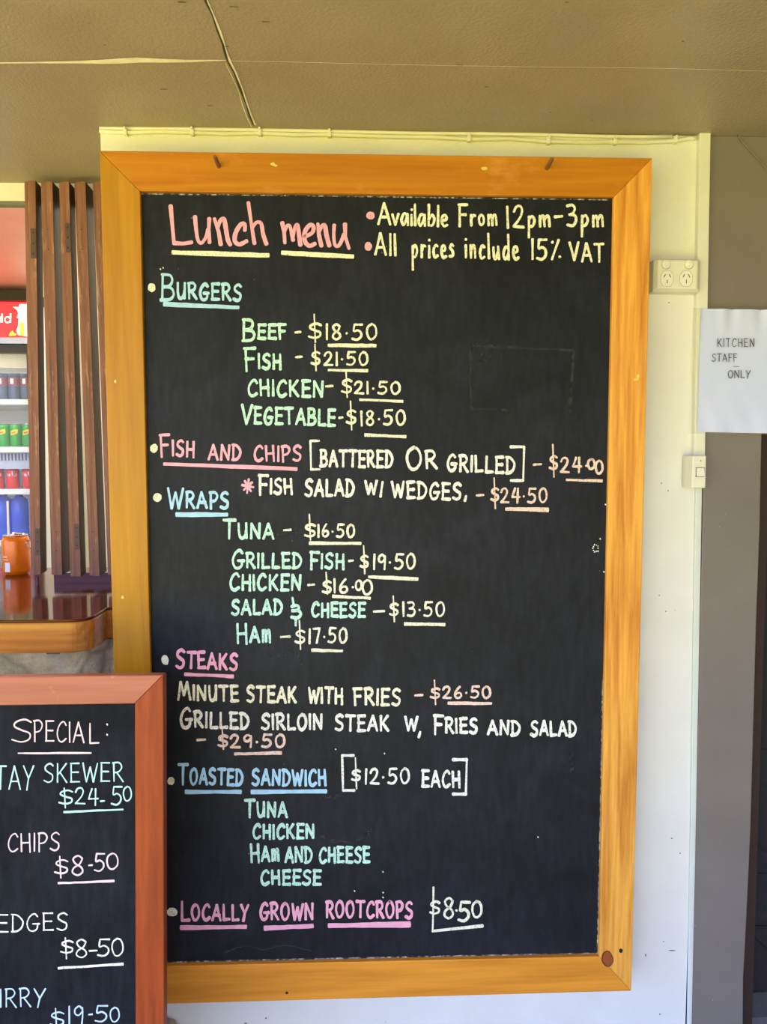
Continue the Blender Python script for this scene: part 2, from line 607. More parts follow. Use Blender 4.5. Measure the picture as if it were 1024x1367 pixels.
mb = MB()
ribbon(mb, [(-60, 84.5), (0, 84), (50, 83.5), (100, 83), (135, 82.5), (160, 81.5), (185, 80), (215, 81), (250, 81.5), (280, 80.7), (303, 80.5)],
       [0.0022, 0.0022, 0.0026, 0.0044, 0.0072, 0.009, 0.0092, 0.007, 0.0046, 0.0026, 0.001], z=ZC)
mb.build('joint_filler', M['flake'], ceiling)
mb = MB()
ribbon(mb, [(303, 81), (340, 82), (380, 82.5), (440, 84), (520, 86), (600, 87.5), (700, 89), (800, 90), (900, 91.5), (1024, 95), (1100, 97)],
       [0.0006] * 11, z=ZC)
mb.build('joint_line', M['flake'], ceiling)
crk = [(270, -20), (275, 2), (283, 20), (291, 42), (297, 58), (301, 72), (304, 81), (312, 96), (321, 118), (328, 138), (334, 155), (339, 167)]
mb = MB()
ribbon(mb, [(a + random.uniform(-.8, .8), b_) for a, b_ in crk], [random.uniform(0.001, 0.0024) for _ in crk], z=ZC - 0.0006)
mb.build('paint_crack', M['crack'], ceiling)
mb = MB()
ribbon(mb, [(a + 2.4 + random.uniform(-.8, .8), b_) for a, b_ in crk], [random.uniform(0.0006, 0.003) for _ in crk], z=ZC)
ribbon(mb, [(a - 3.5 + random.uniform(-1, 1), b_ + 3) for a, b_ in crk[6:]], [random.uniform(0.0003, 0.0012) for _ in crk[6:]], z=ZC)
mb.build('lifted_paint', M['flake'], ceiling)
mb = MB()
for (a, b_) in ((313, 9), (355, 29), (302, 62), (219, 119), (280, 141), (140, 60), (243, 3), (614, 87), (650, 116), (790, 160),
                (735, 150), (912, 55), (757, 3)):
    c = atz(a, b_, ZC)
    w, t = random.uniform(0.002, 0.009), random.uniform(0.0008, 0.0015)
    mb.poly([c + Vector((-w, -t, 0)), c + Vector((w, -t * 0.6, 0)), c + Vector((w * 0.8, t, 0)), c + Vector((-w * 0.9, t, 0))])
mb.build('dirt_mark', M['crack'], ceiling)
# marks on the cream wall
mb = MB()
for a, b_, w, t in ((897, 1269, 6, 0.9), (908, 1139, 1.2, .8), (862, 1275, 1, 2.2), (881, 1354, 1.4, 1), (883, 645, 1, 1), (892, 655, 1, 1.3),
                    (886, 1257, .9, .8), (328, 1366, 2.2, 1), (355, 1359, 1.4, 1.4), (897, 1119, 1.6, .8)):
    mb.poly([at(a - w, b_ + t * .4, -0.0008), at(a, b_ + t, -0.0008), at(a + w, b_ + t * .3, -0.0008), at(a + w * .6, b_ - t * .6, -0.0008), at(a - w * .2, b_ - t, -0.0008)])
tag(mb.build('wall_scuffs', plain('scuff_grey', srgb(110, 104, 100), 0.8)), 'small dark scuffs and nicks on the cream wall beside the menu board', 'scuffs')['kind'] = 'structure'

# ------------------------------------------------------------------ cable trunking, corner bead, cables
mb = MB()
q = [(934.5, 176), (949.3, 176), (941.5, 612), (926.5, 612)]
mb.slab(q, -0.017, 0.0)
struct(mb.build('trim_trunking', M['trim'], bevel=0.002))
mb = MB()
mb.slab([(929, 640), (938, 640), (929.6, 1100), (923.5, 1390), (917.5, 1390), (922, 1100)], -0.007, 0.0)
struct(mb.build('trim_corner_bead', M['bead'], bevel=0.0025))

t = thing('wall_cable', 'cream painted cable clipped along the wall under the ceiling', 'cable', (at(133, 178, 0).x, -0.006, at(133, 178, 0).z))
mb = MB()
cp = []
path = [(133, 175), (168, 177), (215, 175.5), (257, 177), (300, 178.5), (347, 177.5), (395, 180), (440, 179.5), (490, 181.5), (527, 182.5), (580, 183),
        (626, 186), (680, 185), (732, 189), (780, 190), (821, 189.5), (860, 190), (901, 188), (920, 184.5), (932, 185)]
for i in range(len(path) - 1):
    for k in range(3):
        u = k / 3
        cp.append(at(path[i][0] * (1 - u) + path[i + 1][0] * u, path[i][1] * (1 - u) + path[i + 1][1] * u, -0.005))
mb.tube(cp, 0.0048, 8)
mb.build('cable_sheath', M['trim'], t, smooth=True)
mb = MB()
mb.tube([at(a, b_, -0.004) for a, b_ in ((133, 171.5), (260, 172.5), (400, 174.5), (560, 178), (640, 178.5), (730, 180), (800, 182), (860, 182.5), (897, 182))], 0.0042, 8)
mb.build('upper_cable_sheath', M['trim'], t, smooth=True)
for a, b_ in ((168, 176.5), (257, 176.5), (347, 177), (440, 179), (626, 185.5), (732, 188.5), (821, 189), (901, 187.5)):
    mb = MB()
    c = at(a, b_, -0.006)
    mb.box(c + Vector((-0.004, -0.007, -0.008)), c + Vector((0.004, 0.006, 0.008)))
    mb.tube([c + Vector((0, -0.004, 0.006)), c + Vector((0, -0.012, 0.006))], 0.003, 8)
    mb.build('clip', M['trim'], t, bevel=0.0015)
mb = MB()
mb.tube([at(a, b_, -0.009) for a, b_ in ((984, 178), (990, 188), (1002, 201), (1024, 226), (1060, 262))], 0.0013, 8)
tag(mb.build('loose_cable', M['grey'], smooth=True), 'thin taupe cable slanting down across the taupe panel from the ceiling', 'cable')

# ------------------------------------------------------------------ big menu board
YF = -0.085                                   # front of its frame
YS = YF + 0.012                               # writing surface
OUT = [(133, 201), (871, 211), (843, 1323), (164, 1342)]
INN = [(187, 255), (820, 262.5), (800, 1277), (209.5, 1290)]
bc = at(500, 1335, YF)
board = thing('menu_board', 'large wooden-framed chalkboard with the lunch menu, hung on the cream wall', 'menu board', (bc.x, 0, bc.z))
rails = [('top_rail', 0, 1, 'frame_t'), ('right_stile', 1, 2, 'frame_vr'), ('bottom_rail', 2, 3, 'frame_b'), ('left_stile', 3, 0, 'frame_v')]
RAIL = {}
for nm, i, j, mt in rails:
    mb = MB()
    mb.slab([OUT[i], OUT[j], INN[j], INN[i]], YF, YF + 0.04)
    RAIL[nm] = mb.build(nm, M[mt], board, bevel=0.0016)
mb = MB()
mb.slab([(180, 248), (827, 256), (806, 1284), (203, 1297)], YS, YS + 0.012)
panel = mb.build('chalkboard', M['board'], board)
for z0 in (0.25, 1.65):
    mb = MB()
    mb.box((bc.x - 0.45, YS + 0.012, z0 + bc.z), (bc.x + 0.45, 0.0, z0 + bc.z + 0.07))
    mb.build('mounting_batten', M['peg'], board)
for base, tip in (((292, 222), (284, 208)), ((730, 224.5), (735, 210))):
    p = at(*base, YF)
    mb = MB()
    d = Vector((0, -1, 0.06)).normalized()
    mb.tube([p - d * 0.004, p + d * 0.025, p + d * 0.044, p + d * 0.048], [0.0046, 0.0046, 0.0042, 0.003], 10)
    mb.build('peg', M['peg'], board)


def blob(px, py, rx, ry, y, jit=0.12, n=14, rot=0.0, ph=0):
    out = []
    for k in range(n):
        a = 2 * math.pi * k / n
        r = 1 + random.uniform(-jit, jit)
        dx, dy = rx * r * math.cos(a), ry * r * math.sin(a)
        out.append(at(px + dx * math.cos(rot) - dy * math.sin(rot), py + dx * math.sin(rot) + dy * math.cos(rot), y))
    return out


M['knot'] = plain('knot_wood', srgb(150, 78, 30), 0.5, nscale=90)
M['knotd'] = plain('knot_ring', srgb(112, 54, 20), 0.6)
M['fleck'] = plain('pale_paint_fleck', srgb(226, 206, 110), 0.7)
mb = MB()
mb.poly(blob(811, 1280, 8, 11, YF - 0.0004, 0.05, rot=-0.2))
mb.build('knot_ring', M['knotd'], board)
mb = MB()
mb.poly(blob(811.5, 1280, 6.6, 9.4, YF - 0.0007, 0.05, rot=-0.2))
mb.build('knot', M['knot'], board)
for a, b_, w, h_ in ((829, 1269, 2.6, 3.0), (383, 1325.5, 2, 2)):
    mb = MB()
    mb.poly(blob(a, b_, w, h_, YF - 0.0004))
    mb.build('nail_hole', M['screw'], board)
for a, b_, w, h_ in ((364, 219, 3, 2.4), (368, 221, 3, 1.2), (646, 224.5, 4, 2.4), (851.5, 502.5, 2, 2.5), (849, 506.5, 3.5, 1.5), (163.5, 797.5, 1.8, 2.4),
                     (154, 509, 1.5, 2.2)):
    mb = MB()
    mb.poly(blob(a, b_, w, h_, YF - 0.0004, 0.25))
    mb.build('paint_fleck', M['fleck'], board)

# ------------------------------------------------------------------ handwriting
G = {}


def gl(ch, w, *strokes):
    G[ch] = (w, strokes)


def P(s):
    sm = s.startswith('~')
    v = [float(x) for x in s.lstrip('~').replace(',', ' ').split()]
    return sm, list(zip(v[0::2], v[1::2]))


gl('A', .76, '0,0 .38,1 .76,-.02', '.14,.34 .64,.34')
gl('B', .66, '.06,-.02 .05,1', '~0,1 .42,.98 .54,.78 .40,.56 .08,.52', '~.08,.52 .5,.48 .64,.25 .46,.04 0,0')
gl('C', .68, '~.66,.82 .48,1 .2,.84 .04,.45 .14,.1 .38,.0 .66,.16')
gl('D', .68, '.08,0 .08,1', '~0,1 .36,.94 .66,.6 .58,.24 .34,.04 0,0')
gl('E', .62, '.08,0 .08,1', '.04,1 .6,1', '.08,.53 .54,.53', '.04,.02 .62,.02')
gl('F', .62, '.10,-.05 .07,1', '0,1 .62,1', '.08,.52 .52,.52')
gl('G', .72, '~.64,.84 .46,1 .18,.82 .03,.42 .16,.06 .4,.0 .6,.14 .64,.42', '.36,.42 .74,.42')
gl('H', .68, '.06,0 .04,1', '.64,-.04 .6,1', '.05,.48 .62,.5')
gl('I', .1, '.05,0 .05,1')
gl('K', .68, '.06,0 .05,1', '.62,1 .1,.42', '.22,.52 .66,0')
gl('L', .58, '.06,1 .06,.02', '.06,.02 .58,.04')
gl('M', .86, '0,0 .2,1 .42,.25 .66,1 .86,0')
gl('N', .72, '.04,0 .06,1 .64,.02 .68,1')
gl('O', .74, '~.4,1 .12,.82 .03,.45 .18,.06 .42,.0 .66,.25 .7,.62 .56,.92 .36,1')
gl('P', .62, '.08,-.04 .06,1', '~0,.98 .4,1 .6,.78 .44,.5 .08,.42')
gl('R', .68, '.08,0 .06,1', '~0,.98 .4,1 .58,.78 .42,.54 .08,.46', '.26,.48 .68,-.02')
gl('S', .64, '~.6,.88 .4,1 .14,.88 .1,.68 .32,.52 .56,.38 .54,.12 .3,.0 .02,.1')
gl('T', .7, '0,1 .7,1', '.36,1 .34,0')
gl('U', .68, '~.04,1 .06,.4 .16,.06 .36,.02 .54,.2 .6,.5', '.62,1 .62,.0')
gl('V', .7, '0,1 .34,0 .7,1')
gl('W', .95, '0,1 .24,0 .48,.8 .7,0 .95,1')
gl('Y', .68, '0,1 .34,.46', '.68,1 .34,.46 .22,-.05')
gl('0', .66, '~.34,1 .1,.82 .03,.45 .16,.06 .38,.0 .6,.25 .62,.62 .5,.92 .3,1')
gl('1', .1, '.05,-.02 .05,1')
gl('2', .66, '~.04,.72 .16,.94 .4,1 .54,.78 .4,.42 .04,.02', '.04,.02 .66,.0')
gl('3', .6, '~.04,.96 .34,1 .5,.84 .38,.62 .16,.54', '~.16,.54 .48,.5 .56,.26 .36,.02 .02,.06')
gl('4', .66, '.26,1 .04,.36 .66,.38', '.5,1 .48,-.05')
gl('5', .66, '.14,1 .64,1', '~.14,1 .1,.56 .34,.62 .56,.46 .56,.2 .32,.0 .0,.06')
gl('6', .6, '~.44,1 .2,.7 .06,.32 .16,.04 .4,.02 .56,.22 .46,.44 .22,.42 .08,.24')
gl('7', .58, '.02,.98 .56,1 .3,-.02')
gl('8', .6, '~.52,.86 .32,1 .1,.84 .2,.6 .46,.42 .54,.18 .32,.0 .08,.14 .14,.38 .4,.58 .52,.86')
gl('9', .58, '~.52,.84 .32,1 .08,.82 .1,.56 .32,.5 .52,.72', '~.52,.92 .54,.5 .5,.0')
gl('.', .2, '.08,.42 .12,.42')
gl(':', .2, '.1,.86 .12,.8', '.09,.3 .1,.24')
gl('-', .5, '.02,.46 .48,.48')
gl('%', .62, '.06,0 .5,1', '.08,.86 .12,.92', '.56,.1 .6,.14')
gl('/', .3, '.2,1 .05,-.1')
gl(',', .2, '.12,.12 .04,-.25')
gl('&', .62, '~.1,.72 .36,.78 .5,.66 .34,.52 .12,.5', '~.12,.5 .46,.5 .58,.3 .4,.12 .08,.16', '.14,1.2 .2,.72', '.3,.14 .3,-.3')
gl('[', .3, '.28,1 .03,1 .05,0 .3,.0')
gl(']', .3, '.0,1 .28,1 .26,0 .0,.0')
X = .52
gl('a', .46, '~.4,.48 .2,.54 .04,.26 .16,.0 .36,.3 .4,.5', '.41,.52 .44,-.02')
gl('b', .46, '.05,1 .06,.0', '~.06,.3 .26,.52 .42,.3 .3,.03 .06,.02')
gl('c', .38, '~.36,.46 .2,.52 .04,.28 .14,.02 .36,.08')
gl('d', .46, '~.38,.44 .2,.5 .04,.24 .16,.0 .36,.2', '.4,1 .42,-.02')
gl('e', .4, '~.06,.26 .34,.32 .28,.5 .1,.46 .05,.2 .2,.0 .4,.06')
gl('h', .44, '.06,1 .06,0', '~.06,.3 .24,.5 .36,.4 .4,.0')
gl('i', .1, '.05,.5 .06,0', '.05,.72 .06,.75')
gl('l', .1, '.05,1 .06,0')
gl('m', .7, '.05,.52 .06,0', '~.06,.3 .2,.5 .3,.42 .33,.0', '~.33,.3 .48,.5 .6,.42 .64,.0')
gl('n', .42, '.05,.52 .06,0', '~.06,.3 .22,.5 .34,.42 .38,.0')
gl('o', .42, '~.22,.5 .06,.38 .06,.12 .22,.0 .38,.14 .36,.4 .2,.5')
gl('p', .44, '.05,.5 .08,-.5', '~.06,.36 .24,.52 .4,.32 .28,.06 .08,.04')
gl('r', .34, '.05,.52 .07,0', '~.07,.28 .2,.48 .34,.46')
gl('s', .36, '~.34,.46 .18,.52 .08,.4 .26,.24 .28,.06 .02,.04')
gl('u', .44, '~.04,.5 .06,.14 .18,.02 .36,.3', '.38,.52 .41,0')
gl('v', .4, '0,.5 .18,0 .4,.52')
# the small m some capitals words end in
gl('w', .7, '.05,.8 .06,0', '~.06,.5 .2,.78 .3,.66 .33,.05', '~.33,.5 .48,.78 .6,.66 .66,.0')


def smooth(p, n=5):
    out = []
    q = [p[0]] + list(p) + [p[-1]]
    for i in range(1, len(q) - 2):
        a, b_, c, d = q[i - 1], q[i], q[i + 1], q[i + 2]
        for k in range(n):
            t_ = k / n
            out.append(tuple(0.5 * ((2 * b_[z]) + (-a[z] + c[z]) * t_ + (2 * a[z] - 5 * b_[z] + 4 * c[z] - d[z]) * t_ * t_ +
                                    (-a[z] + 3 * b_[z] - 3 * c[z] + d[z]) * t_ ** 3) for z in (0, 1)))
    out.append(tuple(p[-1]))
    return out


STK = [0]


def stroke(mb, pts, rx, ry, place, taper=0.0, round_=0.8):
    """a chalk stroke of an elliptical nib along picture points: one ribbon with round ends, cut at sharp corners"""
    runs, cur = [], [pts[0]]
    for i in range(1, len(pts)):
        if math.hypot(pts[i][0] - cur[-1][0], pts[i][1] - cur[-1][1]) < 0.15 and i < len(pts) - 1:
            continue
        if len(cur) > 1:
            ax_, ay_ = cur[-1][0] - cur[-2][0], cur[-1][1] - cur[-2][1]
            bx_, by_ = pts[i][0] - cur[-1][0], pts[i][1] - cur[-1][1]
            if ax_ * bx_ + ay_ * by_ < 0.55 * math.hypot(ax_, ay_) * math.hypot(bx_, by_):
                runs.append(cur)
                cur = [cur[-1]]
        cur.append(pts[i])
    runs.append(cur)
    for run in runs:
        STK[0] = (STK[0] + 1) % 24
        off = Vector((0, -1.6e-5 * STK[0], 0))
        n = len(run)
        if n < 2:
            continue
        L, R = [], []
        wob = random.uniform(0, 6)
        for i, (x, y) in enumerate(run):
            p, q = run[max(i - 1, 0)], run[min(i + 1, n - 1)]
            tx, ty = q[0] - p[0], q[1] - p[1]
            l = math.hypot(tx, ty) or 1.0
            nx_, ny_ = -ty / l, tx / l
            u = i / (n - 1)
            w = math.hypot(rx * nx_, ry * ny_) * (1 + 0.16 * math.sin(wob + 3.6 * u) + random.uniform(-.06, .06))
            if taper:
                w *= 1 - taper * abs(2 * u - 1) ** 3
            L.append((x + nx_ * w, y + ny_ * w))
            R.append((x - nx_ * w, y - ny_ * w))

        def cap(c, a_, b_):
            """outer points of a round end from a_ to b_ about c"""
            hx_, hy_ = (a_[0] - b_[0]) / 2, (a_[1] - b_[1]) / 2
            ox, oy = hy_, -hx_
            return [(c[0] + hx_ * math.cos(t_) + ox * math.sin(t_) * round_, c[1] + hy_ * math.cos(t_) + oy * math.sin(t_) * round_)
                    for t_ in (math.pi * k / 6 for k in range(1, 6))]
        c1 = cap(run[-1], L[-1], R[-1])
        c0_ = cap(run[0], R[0], L[0])
        b0_ = len(mb.v)
        ring_ = L + c1 + R[::-1] + c0_
        mb.v += [Vector(place(*p)) + off for p in ring_]
        m_ = len(L)
        tot = len(ring_)
        ri = lambda k: m_ + 5 + (m_ - 1 - k)
        for k in range(m_ - 1):
            mb.f.append([b0_ + k, b0_ + k + 1, b0_ + ri(k + 1), b0_ + ri(k)])
            mb.m.append(0)
        mb.f.append([b0_ + m_ - 1] + [b0_ + m_ + k for k in range(5)] + [b0_ + ri(m_ - 1)])
        mb.f.append([b0_ + ri(0)] + [b0_ + tot - 5 + k for k in range(5)] + [b0_])
        mb.m += [0, 0]


def write(mb, text, x0, y0, x1, y1, h, place, rx, ry, hf=None, jit=0.035, gap=0.26):
    """text between baseline ends (x0,y0)-(x1,y1); hf is the height of the first letter"""
    hs = [(hf if (hf and i == 0) else h) for i in range(len(text))]
    nat, xs = 0.0, []
    for i, ch in enumerate(text):
        if ch == ' ':
            xs.append(nat)
            nat += 0.6 * h
            continue
        xs.append(nat)
        nat += G[ch][0] * hs[i] + gap * h
    nat -= gap * h
    kx = (x1 - x0) / max(nat, 1e-6)
    for i, ch in enumerate(text):
        if ch == ' ':
            continue
        gx = x0 + xs[i] * kx
        rot = random.uniform(-jit, jit)
        dy = random.uniform(-jit, jit) * h * 0.7
        base = y0 + (y1 - y0) * ((gx - x0) / max(x1 - x0, 1e-6)) + dy
        if hf and i == 0:
            base = y0 + min(2.5, (hf - h) * 0.25)
        for s in G[ch][1]:
            sm, pts = P(s)
            pts = smooth(pts) if sm else [pts[0]] + [tuple(pts[a][z] + (pts[a + 1][z] - pts[a][z]) * u for z in (0, 1))
                                                     for a in range(len(pts) - 1) for u in (0.5, 1.0)]
            out = []
            for px, py in pts:
                X_ = gx + px * hs[i] * kx
                Y_ = base - py * hs[i]
                out.append((X_ + rot * (py * hs[i]) + random.uniform(-1, 1) * jit * h * 0.15, Y_ + rot * px * hs[i]))
            stroke(mb, out, rx, ry, place)


LAYER = [0]


def on_board(px, py):
    return at(px, py, YS - 0.0006)


def on_board_low(px, py):
    return at(px, py, YS - 0.0003)


NICE = {'cream': 'cream', 'white': 'white', 'mint': 'mint green', 'pinkh': 'rose pink', 'pink': 'pink', 'blue': 'sky blue', 'peach': 'peach',
        'pale': 'pale pink', 'aqua': 'aqua', 'ice': 'ice blue', 'ghost': 'faint erased'}


def W(name, text, x0, y0, x1, y1, h, col, hf=None, rx=1.6, ry=2.25, place=on_board, par=None, jit=0.035, gap=0.26):
    if isinstance(text, str):
        text = [(text, x0, y0, x1, y1, h, hf)]
    for a in text:
        mb = MB()
        write(mb, a[0], a[1], a[2], a[3], a[4], a[5], place, rx, ry, a[6] if len(a) > 6 else None, jit, gap)
        o = mb.build(name, CH[col], par or panel, fix=False)
        o['label'] = NICE[col] + ' chalk writing ' + a[0].replace('w', 'm')
    return o


def U(x0, y0, x1, y1, col, w=2.3, place=on_board, par=None, taper=0.0):
    mb = MB()
    n = 10
    pts = [(x0 + (x1 - x0) * i / n, y0 + (y1 - y0) * i / n + random.uniform(-.25, .25)) for i in range(n + 1)]
    stroke(mb, pts, w * 0.7, w, place, taper, 0.3)
    o = mb.build('underline', CH[col], par or panel, fix=False)
    o['label'] = NICE[col] + ' chalk underline'
    return o


def DOT(x, y, rx, ry, col, rot=0.0):
    mb = MB()
    pts = []
    for k in range(16):
        a = 2 * math.pi * k / 16
        r = 1 + random.uniform(-.07, .07)
        dx, dy = rx * r * math.cos(a), ry * r * math.sin(a)
        pts.append(on_board(x + dx * math.cos(rot) - dy * math.sin(rot), y + dx * math.sin(rot) + dy * math.cos(rot)))
    mb.poly(pts)
    o = mb.build('bullet', CH[col], panel, fix=False)
    o['label'] = NICE[col] + ' chalk bullet'


# title, traced letter by letter
def title(word, strokes, col):
    mb = MB()
    for s in strokes:
        sm, pts = P(s)
        pts = [(180 + a / 3.2, 250 + b_ / 3.2) for a, b_ in pts]
        if sm:
            pts = smooth(pts)
        stroke(mb, pts, 2.6, 2.7, on_board)
    o = mb.build('title_word', CH[col], panel, fix=False)
    o['label'] = 'rose pink chalk title ' + word


title('Lunch', ['153,80 160,160 167,236', '167,238 205,241 243,235',
                '~257,126 262,180 270,226 285,238 304,212 313,180', '318,134 316,180 319,236',
                '340,134 358,190 367,244', '~352,175 366,142 381,136 388,170 397,222 408,246',
                '~470,184 469,158 452,160 432,192 427,228 446,244 478,230', '485,66 497,150 511,240',
                '~503,172 520,150 540,156 548,200 562,242'], 'pinkh')
title('menu', ['630,152 638,195 641,238', '~637,192 652,164 664,170 672,210 676,226', '~676,212 684,172 694,160 700,190 707,246',
               '~724,212 758,194 763,168 747,162 727,190 726,228 745,250 770,241', '782,156 787,205 797,250',
               '~788,190 799,166 812,164 819,205 831,250', '~852,162 850,208 856,248 874,246 894,202', '898,158 899,210 915,262'], 'pinkh')
U(230, 337, 359, 341, 'cream', 2.9)
U(376, 337.5, 472, 342.5, 'cream', 2.9)
DOT(494.6, 287.6, 5.6, 5.4, 'pinkh')
DOT(491.8, 329, 4.8, 6, 'pinkh')
N_ = dict(rx=1.65, ry=1.9)
W('note', [('Available', 505, 299, 597, 302.5, 28)], 0, 0, 0, 0, 0, 'cream', gap=.14, **N_)
W('note', [('From', 612, 301, 664, 301, 27.5)], 0, 0, 0, 0, 0, 'cream', **N_)
W('note', [('12pm-3pm', 677, 303.5, 806, 301.5, 28)], 0, 0, 0, 0, 0, 'cream', **N_)
W('note', [('All', 501, 340, 528.5, 340.5, 28.5)], 0, 0, 0, 0, 0, 'cream', **N_)
W('note', [('prices', 550, 344, 606, 344, 32)], 0, 0, 0, 0, 0, 'cream', **N_)
W('note', [('include', 621, 344.5, 692, 347, 33)], 0, 0, 0, 0, 0, 'cream', **N_)
W('note', [('15%', 710, 345.5, 748, 347, 26)], 0, 0, 0, 0, 0, 'cream', **N_)
W('note', [('VAT', 761, 348, 806, 350, 24)], 0, 0, 0, 0, 0, 'cream', **N_)

# burgers
DOT(202.5, 384, 5.2, 6, 'cream')
W('heading', 'BURGERS', 215, 398, 322, 401.5, 21, 'blue', hf=34)
U(218.5, 406, 319, 410.5, 'blue', 2.9)


def item(text, x0, y0, x1, y1, h, hf=None, col='mint', **k):
    return W('menu_item', text, x0, y0, x1, y1, h, col, hf, **k)


def price(d, digits, col='cream', dash=None, rx=1.4, ry=1.5):
    """d = ($ left, $ right, bar top, S top, S bottom, bar bottom); digits = list for write()"""
    mb = MB()
    l, r, bt, st, sb, bb = d
    h = sb - st
    sm, pts = P(G['S'][1][0])
    w = r - l
    stroke(mb, smooth([(l + a / .62 * w, sb - b_ * h) for a, b_ in pts]), rx, ry * 1.1, on_board)
    m = (l + r) / 2
    stroke(mb, [(m - .8, bt), (m, (bt + bb) / 2), (m + .8, bb)], 0.95, 1.1, on_board)
    for a in digits:
        write(mb, a[0], a[1], a[2], a[3], a[4], a[5], on_board, rx, ry, None, 0.03, 0.26)
    if dash:
        stroke(mb, [(dash[0], dash[2] + .4), ((dash[0] + dash[1]) / 2, dash[2]), (dash[1], dash[2] - .3)], rx, ry, on_board)
    o = mb.build('price', CH[col], panel, fix=False)
    o['label'] = NICE[col] + ' chalk price ' + ''.join(a[0] for a in digits)
    return o


item('BEEF', 324, 452.5, 382, 452, 18.5, 28)
price((411.5, 429, 419.5, 432, 451, 457), [('18.50', 435.5, 453, 503, 453, 20)], dash=(394, 401, 443.5))
U(438, 461, 502, 461.5, 'cream', 2.3)
item('FISH', 327, 492, 375, 492.5, 19.5, 29)
price((415.5, 427, 459.5, 470, 486, 495), [('21.50', 432.5, 487, 491, 487, 17)], dash=(395, 403, 476.5))
U(438, 494, 491, 495, 'cream', 1.9)
item('CHICKEN', 331, 528, 431, 529.5, 21)
price((456, 469.5, 495.5, 507, 524, 530.5), [('21.50', 473, 525, 534, 526, 15.5)], dash=(435, 444, 515.5))
U(480, 533.5, 538, 536, 'cream', 1.8)
item('VEGETABLE', 322.5, 565, 447, 568, 21, 26)
price((462.5, 475, 535.5, 548, 565, 574), [('18.50', 482, 568, 541, 566.5, 19)], dash=(453, 457.5, 557.5))
U(487, 580.5, 542, 583, 'cream', 2.2)

# fish and chips
DOT(205.6, 598.5, 5.2, 6, 'cream', 0.3)
W('heading', [('FISH', 214, 607, 259, 611, 20.5, 28), ('AND', 278.5, 613.5, 321, 613.5, 20), ('CHIPS', 339.5, 615.5, 402, 615.5, 20)],
  0, 0, 0, 0, 0, 'pink', rx=1.5, ry=1.9)
U(218.5, 619.5, 396.5, 626, 'pink', 2.3)
W('bracket', '[', 413, 626.5, 427, 626.5, 38, 'white', rx=1.3, ry=1.5, jit=0)
W('note', [('BATTERED', 428, 622.5, 523.5, 624, 21), ('OR', 543, 625, 583, 625.5, 23, 29), ('GRILLED', 597.5, 628, 687, 632, 21)],
  0, 0, 0, 0, 0, 'white')
W('bracket', ']', 682, 641.5, 701, 641.5, 45, 'white', rx=1.3, ry=1.9, jit=0)
price((733.5, 744, 593.5, 609, 626, 637), [('24.', 748, 630, 784, 630, 19), ('0', 784.5, 626, 794, 627, 13), ('0', 795, 632, 805, 633, 17)],
      'peach', dash=(712.5, 722.5, 620))
U(756, 640.5, 804, 642, 'peach', 1.9)
mb = MB()
for a in range(4):
    c_, s_ = math.cos(a * math.pi / 4 + .15), math.sin(a * math.pi / 4 + .15)
    L_ = 9.5 if a % 2 == 0 else 8.5
    stroke(mb, [(331 - c_ * L_ * .8, 649 - s_ * L_), (331 + c_ * L_ * .8, 649 + s_ * L_)], 1.4, 1.6, on_board)
o = mb.build('asterisk', CH['pink'], panel, fix=False)
o['label'] = 'pink chalk asterisk'
W('menu_item', [('FISH', 345.5, 658.5, 390, 660, 20, 25), ('SALAD', 407.5, 661.5, 472, 661.5, 21.5), ('W/', 488, 660, 512, 661, 18),
                ('WEDGES', 523.5, 664, 615, 667, 21), (',', 619.5, 664, 624, 664, 18)], 0, 0, 0, 0, 0, 'white')
price((655.5, 665.5, 638, 652, 668, 679), [('24.50', 668.5, 670.5, 730, 670.5, 18.5)], 'peach', dash=(636.5, 645.5, 661))
U(675, 679.5, 732, 680.5, 'peach', 2.6)

# wraps
DOT(210, 664, 5.8, 6, 'cream', 0.3)
W('heading', 'WRAPS', 224, 677, 305, 678.5, 21, 'blue', hf=27)
U(235, 687, 304, 687, 'blue', 2.8)
item('TUNA', 298.5, 718, 365, 719.5, 20, 25)
price((406.5, 421, 686.5, 700, 716, 721), [('16.50', 424.5, 716.5, 473, 716.5, 16.5)], dash=(379, 388, 707.5))
U(413, 725, 482, 725.5, 'cream', 2.3)
item('GRILLED', 310, 757, 402, 758.5, 19, 24)
item('FISH', 414, 758.5, 459, 759, 19.5, 22)
price((481, 491.5, 728.5, 742, 757, 766), [('19.50', 498.5, 760, 554, 758.5, 19.5)], dash=(466, 471.5, 748.5))
U(492, 770, 558, 773, 'cream', 2.2)
item('CHICKEN', 307, 787, 401, 788, 20.5, 22)
price((430.5, 442, 764, 776, 791, 793.5), [('16.', 446, 791, 473, 791, 18), ('0', 474.5, 787.5, 483, 787.5, 12.5), ('0', 483.5, 793, 497, 793, 19)], 'cream', dash=(411.5, 419.5, 780.6))
U(444, 796, 494.5, 798.5, 'cream', 2.1)
item('SALAD', 309.5, 820, 376, 820, 19)
item('&', 387.5, 828, 402.5, 828, 25)
item('CHEESE', 416.5, 823, 487, 823.5, 18)
price((520, 531.5, 795.5, 806, 821, 830), [('13.50', 538, 822.5, 593, 822.5, 18.5)], dash=(499, 513, 816))
U(540, 833, 594, 833.7, 'cream', 2.4)
item('HAw', 316.5, 857.5, 361, 857.5, 20.5, 26)
price((394, 407, 828.5, 842, 858, 867), [('17.50', 412.5, 858.5, 463, 857, 19)], dash=(375, 387, 850))
U(416, 868, 457.5, 869, 'cream', 2.0)

